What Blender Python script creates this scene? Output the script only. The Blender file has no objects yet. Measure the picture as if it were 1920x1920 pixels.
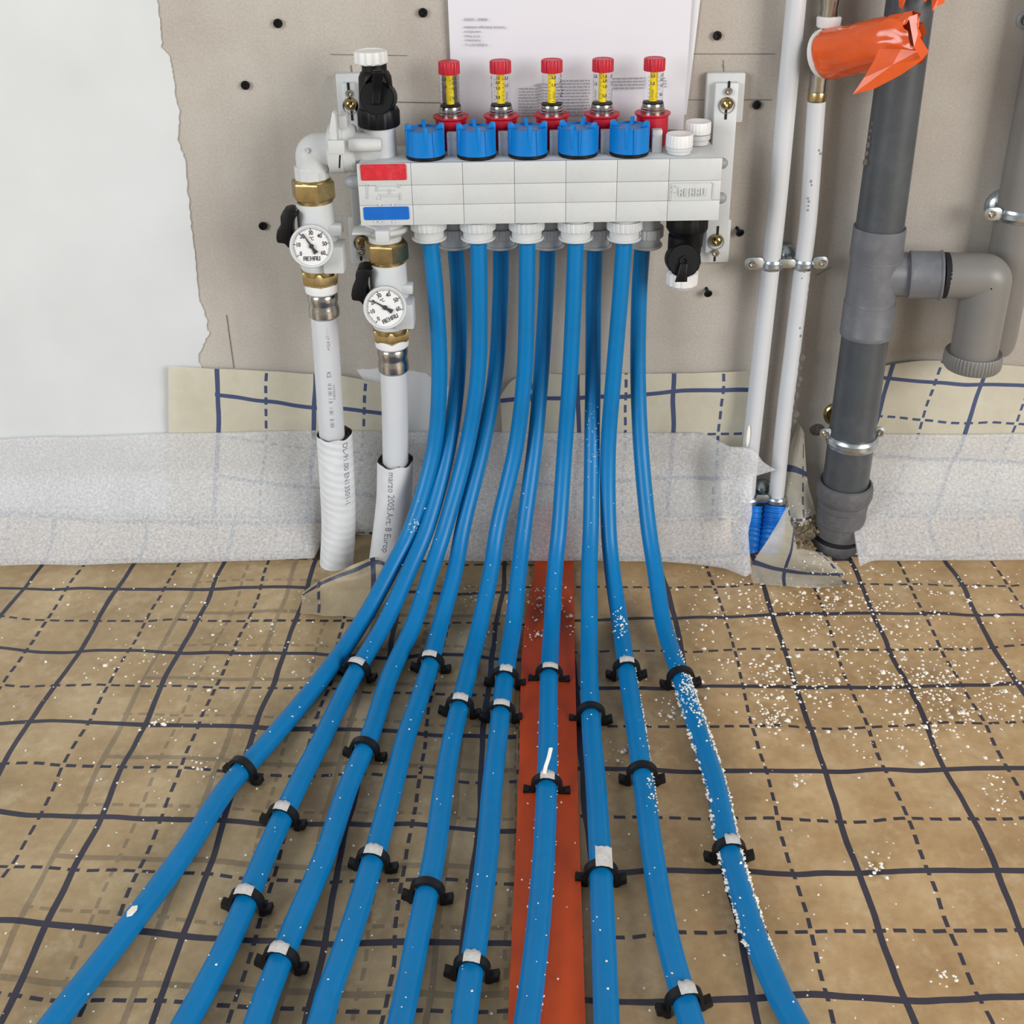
import bpy, bmesh, math, random
from mathutils import Vector, Matrix, noise
random.seed(7)
S = bpy.context.scene
COL = S.collection
V3 = Vector

# ------------------------------------------------------------------ camera, light, exposure
F, TH, PY0, H, YAW, ROLL = 2080.5, 0.4527, 710.2, 0.6952, -0.004, -0.017
def ray(px, py):
    cr, sr = math.cos(ROLL), math.sin(ROLL)
    u, v = px - 960, py - PY0
    u, v = cr*u + sr*v, -sr*u + cr*v
    n = v/F
    ct, st = math.cos(TH), math.sin(TH)
    Y, Z, X = ct - n*st, -st - n*ct, u/F
    c, s = math.cos(YAW), math.sin(YAW)
    return V3((c*X + s*Y, -s*X + c*Y, Z))
EYE = V3((0, 0, H))
def at(px, py, Y):                     # where the sight line through a point of the photo meets the vertical plane at depth Y
    r = ray(px, py); return EYE + r*(Y/r.y)
def fl(px, py, z=0.0):                 # ... and the level plane at height z
    r = ray(px, py); return EYE + r*((z - H)/r.z)
FWD = ray(960, PY0).normalized()
def pxm(P): return (V3(P) - EYE).dot(FWD)/F      # metres per photo pixel at P
def kk(py): return math.sin(TH + math.atan((py - PY0)/F))

cam = bpy.data.cameras.new('camera'); co = bpy.data.objects.new('camera', cam); COL.objects.link(co)
rgt = (ray(961, PY0) - ray(960, PY0)).normalized(); up = rgt.cross(FWD)
M = Matrix((rgt, up, -FWD)).transposed().to_4x4(); M.translation = EYE
co.matrix_world = M
cam.sensor_width = 36; cam.lens = F/1920*36; cam.shift_y = (PY0 - 960)/1920; cam.clip_start = 0.02
S.camera = co

W = bpy.data.worlds.new('world'); S.world = W; W.use_nodes = True
W.node_tree.nodes['Background'].inputs[0].default_value = (0.93, 0.96, 1.0, 1)
W.node_tree.nodes['Background'].inputs[1].default_value = 0.40
def area(name, loc, target, sx, sy, power, col):
    l = bpy.data.lights.new(name, 'AREA'); l.shape = 'RECTANGLE'; l.size, l.size_y = sx, sy; l.energy = power; l.color = col
    o = bpy.data.objects.new(name, l); COL.objects.link(o); o.location = loc
    o.rotation_euler = (V3(target) - V3(loc)).to_track_quat('-Z', 'Y').to_euler()
    return o
area('window_daylight_right', (2.3, -1.3, 1.25), (0.0, 0.9, 0.2), 1.6, 1.5, 88, (1.0, 0.97, 0.93))
area('window_daylight_left', (-2.2, -1.0, 1.35), (0.0, 1.0, 0.2), 1.3, 1.5, 58, (0.93, 0.97, 1.0))
S.view_settings.view_transform = 'Standard'; S.view_settings.look = 'None'; S.view_settings.gamma = 1
S.view_settings.use_curve_mapping = False; S.view_settings.exposure = -0.14

# ------------------------------------------------------------------ materials
def lin(c): 
    f = lambda x: x/12.92 if x <= 0.04045 else ((x + 0.055)/1.055)**2.4
    return tuple(f(x/255) for x in c) + (1,)
class NT:
    def __init__(s, name):
        s.m = bpy.data.materials.new(name); s.m.use_nodes = True; s.t = s.m.node_tree; s.n = s.t.nodes
        s.b = s.n['Principled BSDF']; s.out = s.n['Material Output']
    def new(s, t, **k):
        n = s.n.new(t)
        for a, v in k.items(): setattr(n, a, v)
        return n
    def put(s, sock, v):
        if isinstance(v, bpy.types.NodeSocket): s.t.links.new(v, sock)
        else: sock.default_value = v
    def m_(s, op, a, b=0.0, c=0.0):
        n = s.new('ShaderNodeMath', operation=op)
        s.put(n.inputs[0], a); s.put(n.inputs[1], b); s.put(n.inputs[2], c)
        return n.outputs[0]
    def coord(s, which='Object'): return s.new('ShaderNodeTexCoord').outputs[which]
    def noise(s, scale, detail=3.0, rough=0.55, vec=None, out=0):
        n = s.new('ShaderNodeTexNoise'); n.inputs['Scale'].default_value = scale; n.inputs['Detail'].default_value = detail
        n.inputs['Roughness'].default_value = rough
        s.put(n.inputs['Vector'], vec if vec is not None else s.coord()); return n.outputs[out]
    def ramp(s, f, stops):
        n = s.new('ShaderNodeValToRGB'); s.put(n.inputs[0], f); e = n.color_ramp.elements
        while len(e) < len(stops): e.new(0.5)
        for el, (p, c) in zip(e, stops): el.position = p; el.color = c
        return n.outputs[0]
    def mix(s, f, a, b, mode='MIX'):
        n = s.new('ShaderNodeMix', data_type='RGBA', blend_type=mode); s.put(n.inputs[0], f); s.put(n.inputs[6], a); s.put(n.inputs[7], b)
        return n.outputs[2]
    def bump(s, h, strength=0.3, dist=0.002):
        n = s.new('ShaderNodeBump'); n.inputs['Strength'].default_value = strength; n.inputs['Distance'].default_value = dist
        s.put(n.inputs['Height'], h); s.put(s.b.inputs['Normal'], n.outputs[0])
    def scaled(s, v, k):
        n = s.new('ShaderNodeMapping'); s.put(n.inputs[0], v); n.inputs['Scale'].default_value = k; return n.outputs[0]
def pbr(name, rgb, rough=0.5, metal=0.0, var=0.06, scale=60, bump=0.0, bscale=200, spec=0.5, coat=0.0, dust=None):
    t = NT(name); c = lin(rgb)
    n = t.noise(scale)
    dk = tuple(x*(1 - var*1.6) for x in c[:3]) + (1,); lt = tuple(min(1, x*(1 + var)) for x in c[:3]) + (1,)
    colr = t.ramp(n, [(0.3, dk), (0.7, lt)])
    if dust:
        colr = t.mix(t.m_('MULTIPLY', t.ramp(t.noise(dust[1], 5, 0.7), [(0.5, (0, 0, 0, 1)), (0.75, (1, 1, 1, 1))]), dust[2]), colr, lin(dust[0]))
    t.put(t.b.inputs['Base Color'], colr)
    t.b.inputs['Roughness'].default_value = rough; t.b.inputs['Metallic'].default_value = metal
    t.b.inputs['Specular IOR Level'].default_value = spec; t.b.inputs['Coat Weight'].default_value = coat
    if bump: t.bump(t.noise(bscale, 4), bump, 0.001)
    return t.m
MT = {}
MT['board'] = None
def mk_board():
    t = NT('gypsum_board'); o = t.coord()
    c = t.ramp(t.noise(9, 5, 0.6), [(0.3, lin((176, 167, 157))), (0.7, lin((194, 188, 179)))])
    c = t.mix(0.22, c, t.ramp(t.noise(420, 2, 0.7), [(0.3, lin((140, 131, 122))), (0.7, lin((205, 199, 190)))]))
    st = t.noise(1.0, 3, 0.5, t.scaled(o, (26, 1, 3)))
    c = t.mix(t.m_('MULTIPLY', t.ramp(st, [(0.5, (0, 0, 0, 1)), (0.72, (1, 1, 1, 1))]), 0.30), c, lin((166, 153, 142)))  # darker vertical streaks paint soft shadow stripes into the board colour
    t.put(t.b.inputs['Base Color'], c); t.b.inputs['Roughness'].default_value = 0.9; t.b.inputs['Specular IOR Level'].default_value = 0.15
    t.bump(t.noise(500, 3), 0.15, 0.0006); return t.m
MT['board'] = mk_board()
MT['plaster'] = pbr('white_plaster', (212, 214, 214), 0.85, var=0.04, scale=7, bump=0.12, bscale=160, spec=0.2)
MT['mani'] = pbr('light_grey_plastic', (203, 205, 204), 0.42, var=0.03, scale=30, dust=((150, 140, 125), 60, 0.18), spec=0.4)
MT['grey'] = pbr('pale_grey_plastic', (206, 209, 210), 0.4, var=0.03, scale=40, spec=0.45)
MT['greyd'] = pbr('mid_grey_plastic', (150, 153, 157), 0.45, var=0.04)
MT['white'] = pbr('white_nylon', (228, 227, 225), 0.45, var=0.03, spec=0.4)
MT['wpipe'] = pbr('white_pipe_coating', (205, 207, 210), 0.3, var=0.02, scale=25, spec=0.5)
MT['black'] = pbr('black_plastic', (10, 11, 13), 0.45, var=0.2, scale=50, spec=0.28)
MT['clip'] = pbr('black_clip_plastic', (17, 17, 19), 0.45, var=0.2, scale=80, spec=0.4)
MT['pipe'] = pbr('blue_pex', (0, 116, 176), 0.36, var=0.05, scale=14, spec=0.32, dust=((110, 160, 200), 90, 0.05))
MT['cap'] = pbr('blue_cap_plastic', (0, 120, 198), 0.42, var=0.04, spec=0.3)
MT['captop'] = pbr('blue_cap_dusty_top', (86, 126, 182), 0.5, var=0.12, scale=120)
MT['corr'] = pbr('blue_corrugated', (20, 125, 222), 0.4, var=0.05)
MT['red'] = pbr('red_plastic', (190, 22, 46), 0.38, var=0.06, spec=0.5)
MT['redlabel'] = pbr('red_label', (205, 40, 52), 0.35, var=0.08, scale=90, dust=((215, 120, 125), 140, 0.35))
MT['bluelabel'] = pbr('blue_label', (10, 100, 190), 0.35, var=0.05, scale=90)
MT['yellow'] = pbr('yellow_scale', (245, 214, 10), 0.45, var=0.03)
MT['brass'] = pbr('brass', (186, 163, 116), 0.32, 1.0, var=0.15, scale=90, bump=0.1)
MT['gold'] = pbr('zinc_yellow', (176, 156, 108), 0.2, 1.0, var=0.15, scale=200)
MT['chrome'] = pbr('nickel_steel', (180, 177, 173), 0.22, 1.0, var=0.06, scale=60)
MT['zinc'] = pbr('galvanised_steel', (196, 205, 210), 0.3, 1.0, var=0.1, scale=160)
MT['ink'] = pbr('print_ink', (48, 48, 54), 0.7, var=0.05)
MT['inkgrey'] = pbr('print_ink_grey', (128, 128, 134), 0.7, var=0.05)
MT['inkpale'] = pbr('fine_print_ink', (158, 156, 162), 0.8, var=0.05)
MT['pencil'] = pbr('pencil', (112, 104, 98), 0.7, var=0.1)
MT['paper'] = pbr('paper', (220, 218, 224), 0.75, var=0.015, scale=8, spec=0.2)
MT['strip'] = pbr('paper_strip', (208, 206, 203), 0.7, var=0.1, scale=260, bump=0.4, bscale=300, spec=0.2)
MT['drain'] = pbr('dark_grey_pvc', (72, 76, 80), 0.36, var=0.08, scale=20, dust=((130, 135, 138), 34, 0.14))
MT['fit'] = pbr('grey_pvc_fitting', (106, 108, 113), 0.4, var=0.05, scale=30, dust=((165, 165, 165), 50, 0.2))
MT['fitw'] = pbr('warm_grey_pvc', (124, 121, 117), 0.4, var=0.04, scale=30)
MT['rubber'] = pbr('grey_rubber', (92, 91, 93), 0.6, var=0.08, dust=((150, 148, 144), 120, 0.2))
MT['tape'] = pbr('orange_floor_tape', (206, 74, 20), 0.38, var=0.1, scale=22, spec=0.5)
MT['wrap'] = pbr('orange_film', (228, 92, 36), 0.2, var=0.08, scale=40, spec=0.6)
MT['crumb'] = pbr('white_crumbs', (240, 235, 224), 0.9, var=0.05, spec=0.1)
MT['mortar'] = pbr('grey_mortar', (108, 102, 98), 0.9, var=0.2, scale=260, bump=0.5)
MT['mortard'] = pbr('damp_mortar', (112, 98, 74), 0.85, var=0.4, scale=120, bump=0.6)
MT['foamdark'] = pbr('dark_grey_foam', (66, 60, 58), 0.95, var=0.3, scale=300, bump=0.5, spec=0.1)
MT['slot'] = pbr('dark_slot', (20, 20, 22), 0.8)
MT['subfloor'] = pbr('insulation_board', (190, 170, 130), 0.9, var=0.1)
def mk_sleeve():
    t = NT('insulation_sleeve_skin'); o = t.coord()
    mp = t.new('ShaderNodeMapping'); t.put(mp.inputs[0], o); mp.inputs['Rotation'].default_value = (0, -0.35, 0)
    w = t.new('ShaderNodeTexWave', wave_type='BANDS', bands_direction='Z'); w.inputs['Scale'].default_value = 36
    w.inputs['Distortion'].default_value = 2.5; w.inputs['Detail'].default_value = 2; w.inputs['Detail Scale'].default_value = 1.0
    t.put(w.inputs['Vector'], mp.outputs[0])
    t.put(t.b.inputs['Base Color'], t.ramp(t.noise(50), [(0.3, lin((214, 216, 217))), (0.7, lin((226, 227, 228)))]))
    t.b.inputs['Roughness'].default_value = 0.4
    t.bump(t.m_('MULTIPLY', w.outputs[0], t.noise(22, 2)), 0.4, 0.0018); return t.m
MT['sleeve'] = mk_sleeve()
MT['sleeve2'] = pbr('smooth_sleeve_skin', (218, 218, 219), 0.45, var=0.03, bump=0.2, bscale=70)
def mk_glass():
    t = NT('clear_plastic')
    t.b.inputs['Base Color'].default_value = (0.95, 0.96, 0.97, 1); t.b.inputs['Roughness'].default_value = 0.06
    t.b.inputs['IOR'].default_value = 1.1; t.b.inputs['Transmission Weight'].default_value = 1.0
    t.put(t.b.inputs['Roughness'], t.ramp(t.noise(120), [(0.3, (0.03,)*3 + (1,)), (0.7, (0.10,)*3 + (1,))]))
    return t.m
MT['glass'] = mk_glass()
def mk_foam():
    t = NT('white_foam'); o = t.coord()
    g = t.noise(1.0, 3, 0.75, t.scaled(o, (330, 330, 420)))
    big = t.noise(14, 3)
    c = t.ramp(g, [(0.3, lin((212, 212, 216))), (0.52, lin((234, 234, 236))), (0.66, lin((252, 252, 252)))])
    c = t.mix(0.25, c, t.ramp(big, [(0.3, lin((205, 205, 205))), (0.7, lin((240, 240, 240)))]))
    t.put(t.b.inputs['Base Color'], c); t.b.inputs['Roughness'].default_value = 0.55
    t.bump(g, 0.5, 0.0012)
    tr = t.new('ShaderNodeBsdfTransparent'); mx = t.new('ShaderNodeMixShader')
    t.put(mx.inputs[0], t.ramp(g, [(0.35, (0.73,)*3 + (1,)), (0.62, (0.54,)*3 + (1,))]))
    t.t.links.new(t.b.outputs[0], mx.inputs[1]); t.t.links.new(tr.outputs[0], mx.inputs[2]); t.t.links.new(mx.outputs[0], t.out.inputs[0])
    return t.m
MT['foam'] = mk_foam()
def mk_film(name, c1, c2, c3, ghost=False, umin=None, transp=0.0, ink=(42, 46, 66), sheen_mottle=0.35):
    t = NT(name); uvn = t.new('ShaderNodeUVMap'); o = t.coord()
    sp = t.new('ShaderNodeSeparateXYZ'); t.put(sp.inputs[0], uvn.outputs[0])
    nz = t.new('ShaderNodeSeparateColor'); t.put(nz.inputs[0], t.noise(9, 2, 0.4, o, 1))
    u = t.m_('ADD', sp.outputs[0], t.m_('MULTIPLY', t.m_('SUBTRACT', nz.outputs[0], 0.5), 0.16))
    v = t.m_('ADD', sp.outputs[1], t.m_('MULTIPLY', t.m_('SUBTRACT', nz.outputs[1], 0.5), 0.16))
    def fr(x): return t.m_('FRACT', x)
    def near(x, c, w): return t.m_('LESS_THAN', t.m_('ABSOLUTE', t.m_('SUBTRACT', fr(x), c)), w)
    def grid(u, v):
        s = t.m_('MAXIMUM', near(t.m_('ADD', u, 0.5), 0.5, 0.024), near(t.m_('ADD', v, 0.5), 0.5, 0.024))
        du = t.m_('MULTIPLY', near(u, 0.5, 0.0155), t.m_('LESS_THAN', fr(t.m_('MULTIPLY_ADD', v, 7, 0.3)), 0.64))
        dv = t.m_('MULTIPLY', near(v, 0.5, 0.0155), t.m_('LESS_THAN', fr(t.m_('MULTIPLY_ADD', u, 7, 0.3)), 0.64))
        return t.m_('MAXIMUM', s, t.m_('MAXIMUM', du, dv))
    base = t.ramp(t.noise(11, 6, 0.62), [(0.32, lin(c1)), (0.5, lin(c2)), (0.68, lin(c3))])
    base = t.mix(t.m_('MULTIPLY', t.ramp(t.noise(30, 5, 0.7), [(0.52, (0, 0, 0, 1)), (0.72, (1, 1, 1, 1))]), sheen_mottle), base, lin((214, 200, 172)))  # pale blotches: film haze plus pools of highlight painted into the colour
    base = t.mix(0.25, base, t.ramp(t.noise(120, 3, 0.6), [(0.3, lin(c1)), (0.7, lin(c3))]))
    if ghost:
        gl = t.m_('MULTIPLY', grid(t.m_('ADD', u, 0.2), t.m_('ADD', v, 0.38)), t.m_('GREATER_THAN', sp.outputs[0], 1.77))
        base = t.mix(t.m_('MULTIPLY', gl, 0.42), base, lin((74, 72, 70)))
    ln = grid(u, v)
    if umin is not None: ln = t.m_('MULTIPLY', ln, t.m_('GREATER_THAN', u, umin))
    t.put(t.b.inputs['Base Color'], t.mix(t.m_('MULTIPLY', ln, 0.95), base, lin(ink)))
    t.put(t.b.inputs['Roughness'], t.ramp(t.noise(18), [(0.3, (0.3,)*3 + (1,)), (0.7, (0.52,)*3 + (1,))]))
    t.b.inputs['Specular IOR Level'].default_value = 0.4
    t.bump(t.noise(26, 3, 0.5), 0.3, 0.006)
    if transp:
        tr = t.new('ShaderNodeBsdfTransparent'); mx = t.new('ShaderNodeMixShader')
        t.put(mx.inputs[0], t.m_('MULTIPLY', t.m_('SUBTRACT', 1.0, ln), transp))
        t.t.links.new(t.b.outputs[0], mx.inputs[1]); t.t.links.new(tr.outputs[0], mx.inputs[2]); t.t.links.new(mx.outputs[0], t.out.inputs[0])
    return t.m
MT['filmL'] = mk_film('floor_film_west', (150, 126, 92), (171, 147, 110), (192, 170, 134), ghost=True)
MT['filmR'] = mk_film('floor_film_east', (162, 130, 90), (184, 152, 110), (206, 178, 136))
MT['filmWL'] = mk_film('wall_film_edge', (200, 193, 171), (209, 203, 183), (216, 211, 194), umin=-0.03, transp=0.15, ink=(48, 66, 110), sheen_mottle=0.15)
MT['filmW'] = mk_film('wall_film', (200, 193, 171), (209, 203, 183), (216, 211, 194), transp=0.15, ink=(48, 66, 110), sheen_mottle=0.15)
MT['filmF'] = mk_film('flap_film', (182, 174, 156), (196, 188, 170), (208, 202, 186), transp=0.35, ink=(40, 50, 84), sheen_mottle=0.25)

MT['filmT'] = mk_film('tan_flap_film', (160, 142, 110), (176, 158, 126), (192, 175, 143), transp=0.2, ink=(40, 50, 84), sheen_mottle=0.3)
# ------------------------------------------------------------------ mesh building
class MB:
    def __init__(s): s.v = []; s.f = []; s.uv = {}
    def add(s, vs, fs):
        b = len(s.v); s.v += [V3(x) for x in vs]; s.f += [tuple(b + i for i in f) for f in fs]; return b
    def box(s, c, size, R=None, bev=0.0):
        c = V3(c)
        bm = bmesh.new(); bmesh.ops.create_cube(bm, size=1)
        for v in bm.verts: v.co = V3((v.co.x*size[0], v.co.y*size[1], v.co.z*size[2]))
        if bev: bmesh.ops.bevel(bm, geom=bm.edges[:], offset=bev, segments=2, profile=0.5, affect='EDGES')
        bm.verts.index_update()
        s.add([(R @ v.co if R else v.co) + c for v in bm.verts], [[v.index for v in f.verts] for f in bm.faces]); bm.free()
        return s
    def lathe(s, prof, org, axis=(0, 0, 1), segs=32, mod=None, phase=0.0, ref=None, arc=None):
        org = V3(org); ax = V3(axis).normalized()
        rf = V3(ref) if ref else (V3((0, -1, 0)) if abs(ax.y) < 0.8 else V3((0, 0, 1)))
        e1 = (rf - ax*rf.dot(ax)).normalized(); e2 = ax.cross(e1)
        b = len(s.v); n = len(prof); full = arc is None
        a0, a1 = (0, 2*math.pi) if full else arc
        ns = segs if full else segs + 1
        for i, (r, h) in enumerate(prof):
            for k in range(ns):
                a = phase + a0 + (a1 - a0)*k/segs
                rr = r*(mod(a, i) if mod else 1)
                s.v.append(org + ax*h + (e1*math.cos(a) + e2*math.sin(a))*rr)
        for i in range(n - 1):
            for k in range(segs):
                k2 = (k + 1) % ns
                s.f.append((b + i*ns + k, b + i*ns + k2, b + (i+1)*ns + k2, b + (i+1)*ns + k))
        if full:
            s.f.append(tuple(b + k for k in range(ns))); s.f.append(tuple(b + (n-1)*ns + k for k in range(ns)))
        return s
    def tube(s, pts, rad, segs=12, cap=True, flat=None):
        pts = [V3(p) for p in pts]; n = len(pts)
        if not hasattr(rad, '__len__'): rad = [rad]*n
        T = [(pts[min(i+1, n-1)] - pts[max(i-1, 0)]).normalized() for i in range(n)]
        e = V3((0, 0, 1)) if abs(T[0].z) < 0.9 else V3((0, -1, 0))
        b = len(s.v); nrm = (e - T[0]*e.dot(T[0])).normalized()
        for i in range(n):
            nrm = (nrm - T[i]*nrm.dot(T[i])).normalized(); bn = T[i].cross(nrm)
            for k in range(segs):
                a = 2*math.pi*k/segs
                s.v.append(pts[i] + (nrm*math.cos(a) + bn*math.sin(a))*rad[i])
        for i in range(n - 1):
            for k in range(segs):
                s.f.append((b+i*segs+k, b+i*segs+(k+1) % segs, b+(i+1)*segs+(k+1) % segs, b+(i+1)*segs+k))
        if cap:
            s.f.append(tuple(b + k for k in range(segs))); s.f.append(tuple(b + (n-1)*segs + k for k in range(segs)))
        return s
    def prism(s, poly, org, ux, uy, th, bev=0.0):
        ux, uy, org = V3(ux).normalized(), V3(uy).normalized(), V3(org); nz = ux.cross(uy)
        bm = bmesh.new(); vs = [bm.verts.new(org + ux*p[0] + uy*p[1]) for p in poly]
        f = bm.faces.new(vs); r = bmesh.ops.extrude_face_region(bm, geom=[f])
        for e in r['geom']:
            if isinstance(e, bmesh.types.BMVert): e.co += nz*th
        if bev: bmesh.ops.bevel(bm, geom=bm.edges[:], offset=bev, segments=2, profile=0.5, affect='EDGES')
        bm.verts.index_update()
        s.add([v.co.copy() for v in bm.verts], [[v.index for v in f.verts] for f in bm.faces]); bm.free(); return s
    def grid(s, fn, nu, nv, uv=None, keep=None):
        b = len(s.v)
        for j in range(nv + 1):
            for i in range(nu + 1):
                a, c = i/nu, j/nv
                s.v.append(V3(fn(a, c)))
                if uv: s.uv[len(s.v) - 1] = uv(a, c)
        for j in range(nv):
            for i in range(nu):
                if keep and not keep((i + .5)/nu, (j + .5)/nv): continue
                q = b + j*(nu + 1) + i
                s.f.append((q, q + 1, q + nu + 2, q + nu + 1))
        return s
    def ball(s, c, r, segs=10, rings=6, sc=(1, 1, 1)):
        c = V3(c); prof = [(math.sin(math.pi*i/rings)*r, -math.cos(math.pi*i/rings)*r) for i in range(rings + 1)]
        prof[0] = (r*0.02, -r); prof[-1] = (r*0.02, r)
        b = len(s.v); s.lathe(prof, (0, 0, 0), segs=segs)
        for i in range(b, len(s.v)):
            v = s.v[i]; s.v[i] = V3((v.x*sc[0], v.y*sc[1], v.z*sc[2])) + c
        return s
    def crumb(s, c, r):
        c = V3(c); o = [V3((random.uniform(.5, 1.2), random.uniform(.5, 1.2), random.uniform(.4, .9)))*r for _ in range(6)]
        R = Matrix.Rotation(random.uniform(0, 6.28), 3, 'Z')
        d = [(1, 0, 0), (-1, 0, 0), (0, 1, 0), (0, -1, 0), (0, 0, 1), (0, 0, -1)]
        s.add([c + R @ V3((a[0]*k.x, a[1]*k.y, a[2]*k.z)) for a, k in zip(d, o)],
              [(0, 2, 4), (2, 1, 4), (1, 3, 4), (3, 0, 4), (2, 0, 5), (1, 2, 5), (3, 1, 5), (0, 3, 5)])
    def mesh(s, name, mat, org=(0, 0, 0), smooth=True, ang=35):
        me = bpy.data.meshes.new(name); org = V3(org)
        me.from_pydata([v - org for v in s.v], [], s.f)
        if s.uv:
            L = me.uv_layers.new(name='UVMap')
            for l in me.loops: L.data[l.index].uv = s.uv.get(l.vertex_index, (0, 0))
        else:
            bm = bmesh.new(); bm.from_mesh(me); bmesh.ops.recalc_face_normals(bm, faces=bm.faces[:]); bm.to_mesh(me); bm.free()
        if smooth:
            me.shade_smooth(); me.set_sharp_from_angle(angle=math.radians(ang))
        me.materials.append(MT[mat] if isinstance(mat, str) else mat)
        return me
ORG = {}
def thing(name, label, cat, loc, group=None):
    o = bpy.data.objects.new(name, None); COL.objects.link(o); o.location = loc; o.empty_display_size = 0.01
    o['label'] = label; o['category'] = cat
    if group: o['group'] = group
    ORG[o.name] = V3(loc); return o
def part(name, mb, mat, parent=None, label=None, kind=None, smooth=True, ang=35, solid=0.0):
    org = ORG[parent.name] if parent else V3((0, 0, 0))
    o = bpy.data.objects.new(name, mb.mesh(name, mat, org, smooth, ang)); COL.objects.link(o)
    if parent: o.parent = parent
    ORG[o.name] = org
    if label: o['label'] = label
    if kind: o['kind'] = kind
    if solid:
        md = o.modifiers.new('thickness', 'SOLIDIFY'); md.thickness = solid; md.offset = 0
    return o
def single(name, mb, mat, label, cat, group=None, kind=None, loc=None, smooth=True, ang=35, solid=0.0):
    loc = V3(loc) if loc is not None else sum((v for v in mb.v), V3())/len(mb.v)
    o = bpy.data.objects.new(name, mb.mesh(name, mat, loc, smooth, ang)); COL.objects.link(o); o.location = loc
    o['label'] = label
    if cat: o['category'] = cat
    if group: o['group'] = group
    if kind: o['kind'] = kind
    ORG[o.name] = loc
    if solid:
        md = o.modifiers.new('thickness', 'SOLIDIFY'); md.thickness = solid; md.offset = 0
    return o
_tc = {}
def text2d(txt, size, bold=0.0, align='CENTER'):
    key = (txt, size, bold, align)
    if key not in _tc:
        c = bpy.data.curves.new('t', 'FONT'); c.body = txt; c.size = size; c.align_x = align; c.align_y = 'CENTER'; c.offset = bold; c.resolution_u = 3
        o = bpy.data.objects.new('t', c); COL.objects.link(o)
        dg = bpy.context.evaluated_depsgraph_get(); me = bpy.data.meshes.new_from_object(o.evaluated_get(dg))
        _tc[key] = ([v.co.copy() for v in me.vertices], [tuple(p.vertices) for p in me.polygons])
        bpy.data.objects.remove(o); bpy.data.meshes.remove(me); bpy.data.curves.remove(c)
    return _tc[key]
def put_text(mb, txt, size, fn, bold=0.0, align='CENTER', xs=1.0):
    vs, fs = text2d(txt, size, bold, align); mb.add([fn(v.x*xs, v.y) for v in vs], fs)
def plane_fn(org, ux, uy): 
    org, ux, uy = V3(org), V3(ux), V3(uy); return lambda x, y: org + ux*x + uy*y

# --- photo-measured lathes: rows are (half width in px, y of the front edge in px) along a vertical axis
def vring(px, py, Y, rows):
    A = at(px, py, Y); m = pxm(A); out = []
    for r, y in rows:
        ya = y - kk(y)*r
        # x stays on the vertical axis: the depth plane fixes the height
        z = at(px + (1033 - px)/(4987 - py)*(ya - py), ya, Y).z
        q = V3((A.x, Y, z)); out.append((r*pxm(q), z))
    return A, out
def vlathe(mb, px, py, Y, rows, segs=32, mod=None, phase=0.0):
    A, pr = vring(px, py, Y, rows)
    mb.lathe(pr, (A.x, Y, 0), segs=segs, mod=mod, phase=phase); return A, pr
def ribs(n, amp, only=None):
    def f(a, i):
        if only is not None and i not in only: return 1.0
        return 1.0 - amp*(0.5 - 0.5*math.cos(a*n))**3
    return f
def spline(P, n):
    P = [V3(p) for p in P]; out = []
    for i in range(len(P) - 1):
        p0, p1, p2, p3 = P[max(i-1, 0)], P[i], P[i+1], P[min(i+2, len(P)-1)]
        for k in range(n):
            t = k/n
            out.append(0.5*((2*p1) + (p2 - p0)*t + (2*p0 - 5*p1 + 4*p2 - p3)*t*t + (3*p1 - p0 - 3*p2 + p3)*t**3))
    return out + [P[-1]]

WALL = 1.05
# ------------------------------------------------------------------ setting: wall
mb = MB().box((0, WALL + 0.03, 0.6), (4.4, 0.06, 1.9))
wall = part('wall_back', mb, 'board', kind='structure', smooth=False); wall['label'] = 'bare grey gypsum board wall behind the manifold'
edge = [(285, -60), (300, 30), (303, 85), (318, 105), (326, 150), (336, 215), (334, 262), (348, 300), (354, 372), (360, 430), (368, 500),
        (374, 560), (390, 600), (388, 640), (372, 662), (380, 700), (378, 800), (384, 1010)]
pts = []
for i in range(len(edge) - 1):
    for k in range(9):
        t = k/9; x = edge[i][0]*(1 - t) + edge[i+1][0]*t; y = edge[i][1]*(1 - t) + edge[i+1][1]*t
        pts.append(at(x + 5*noise.noise(V3((y*0.06, 3.1, 0))) + 3*noise.noise(V3((y*0.21, 9, 0))), y, WALL))
poly = [(p.x, p.z) for p in pts] + [(pts[-1].x, -0.02), (-1.4, -0.02), (-1.4, pts[0].z)]
part('plaster_coat', MB().prism(poly, (0, WALL, 0), (1, 0, 0), (0, 0, 1), 0.0014), 'plaster', wall, label='white plaster skim with a ragged right edge', smooth=False)
def blotch(pts, Y, mat, name, parent, th=0.001, jit=2.0, **k):
    P = []
    n = len(pts)
    for i in range(n):
        a, b = pts[i], pts[(i + 1) % n]
        for q in range(6):
            t = q/6; x = a[0]*(1-t)+b[0]*t + jit*random.uniform(-1, 1); y = a[1]*(1-t)+b[1]*t + jit*random.uniform(-1, 1)
            p = at(x, y, Y); P.append((p.x, p.z))
    return part(name, MB().prism(P, (0, Y, 0), (1, 0, 0), (0, 0, 1), th), mat, parent, smooth=False, **k)
blotch([(670, 694), (722, 690), (800, 700), (845, 726), (850, 830), (764, 830), (760, 730), (690, 725)], WALL, 'plaster', 'plaster_patch', wall, label='thin white plaster smear')
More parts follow.
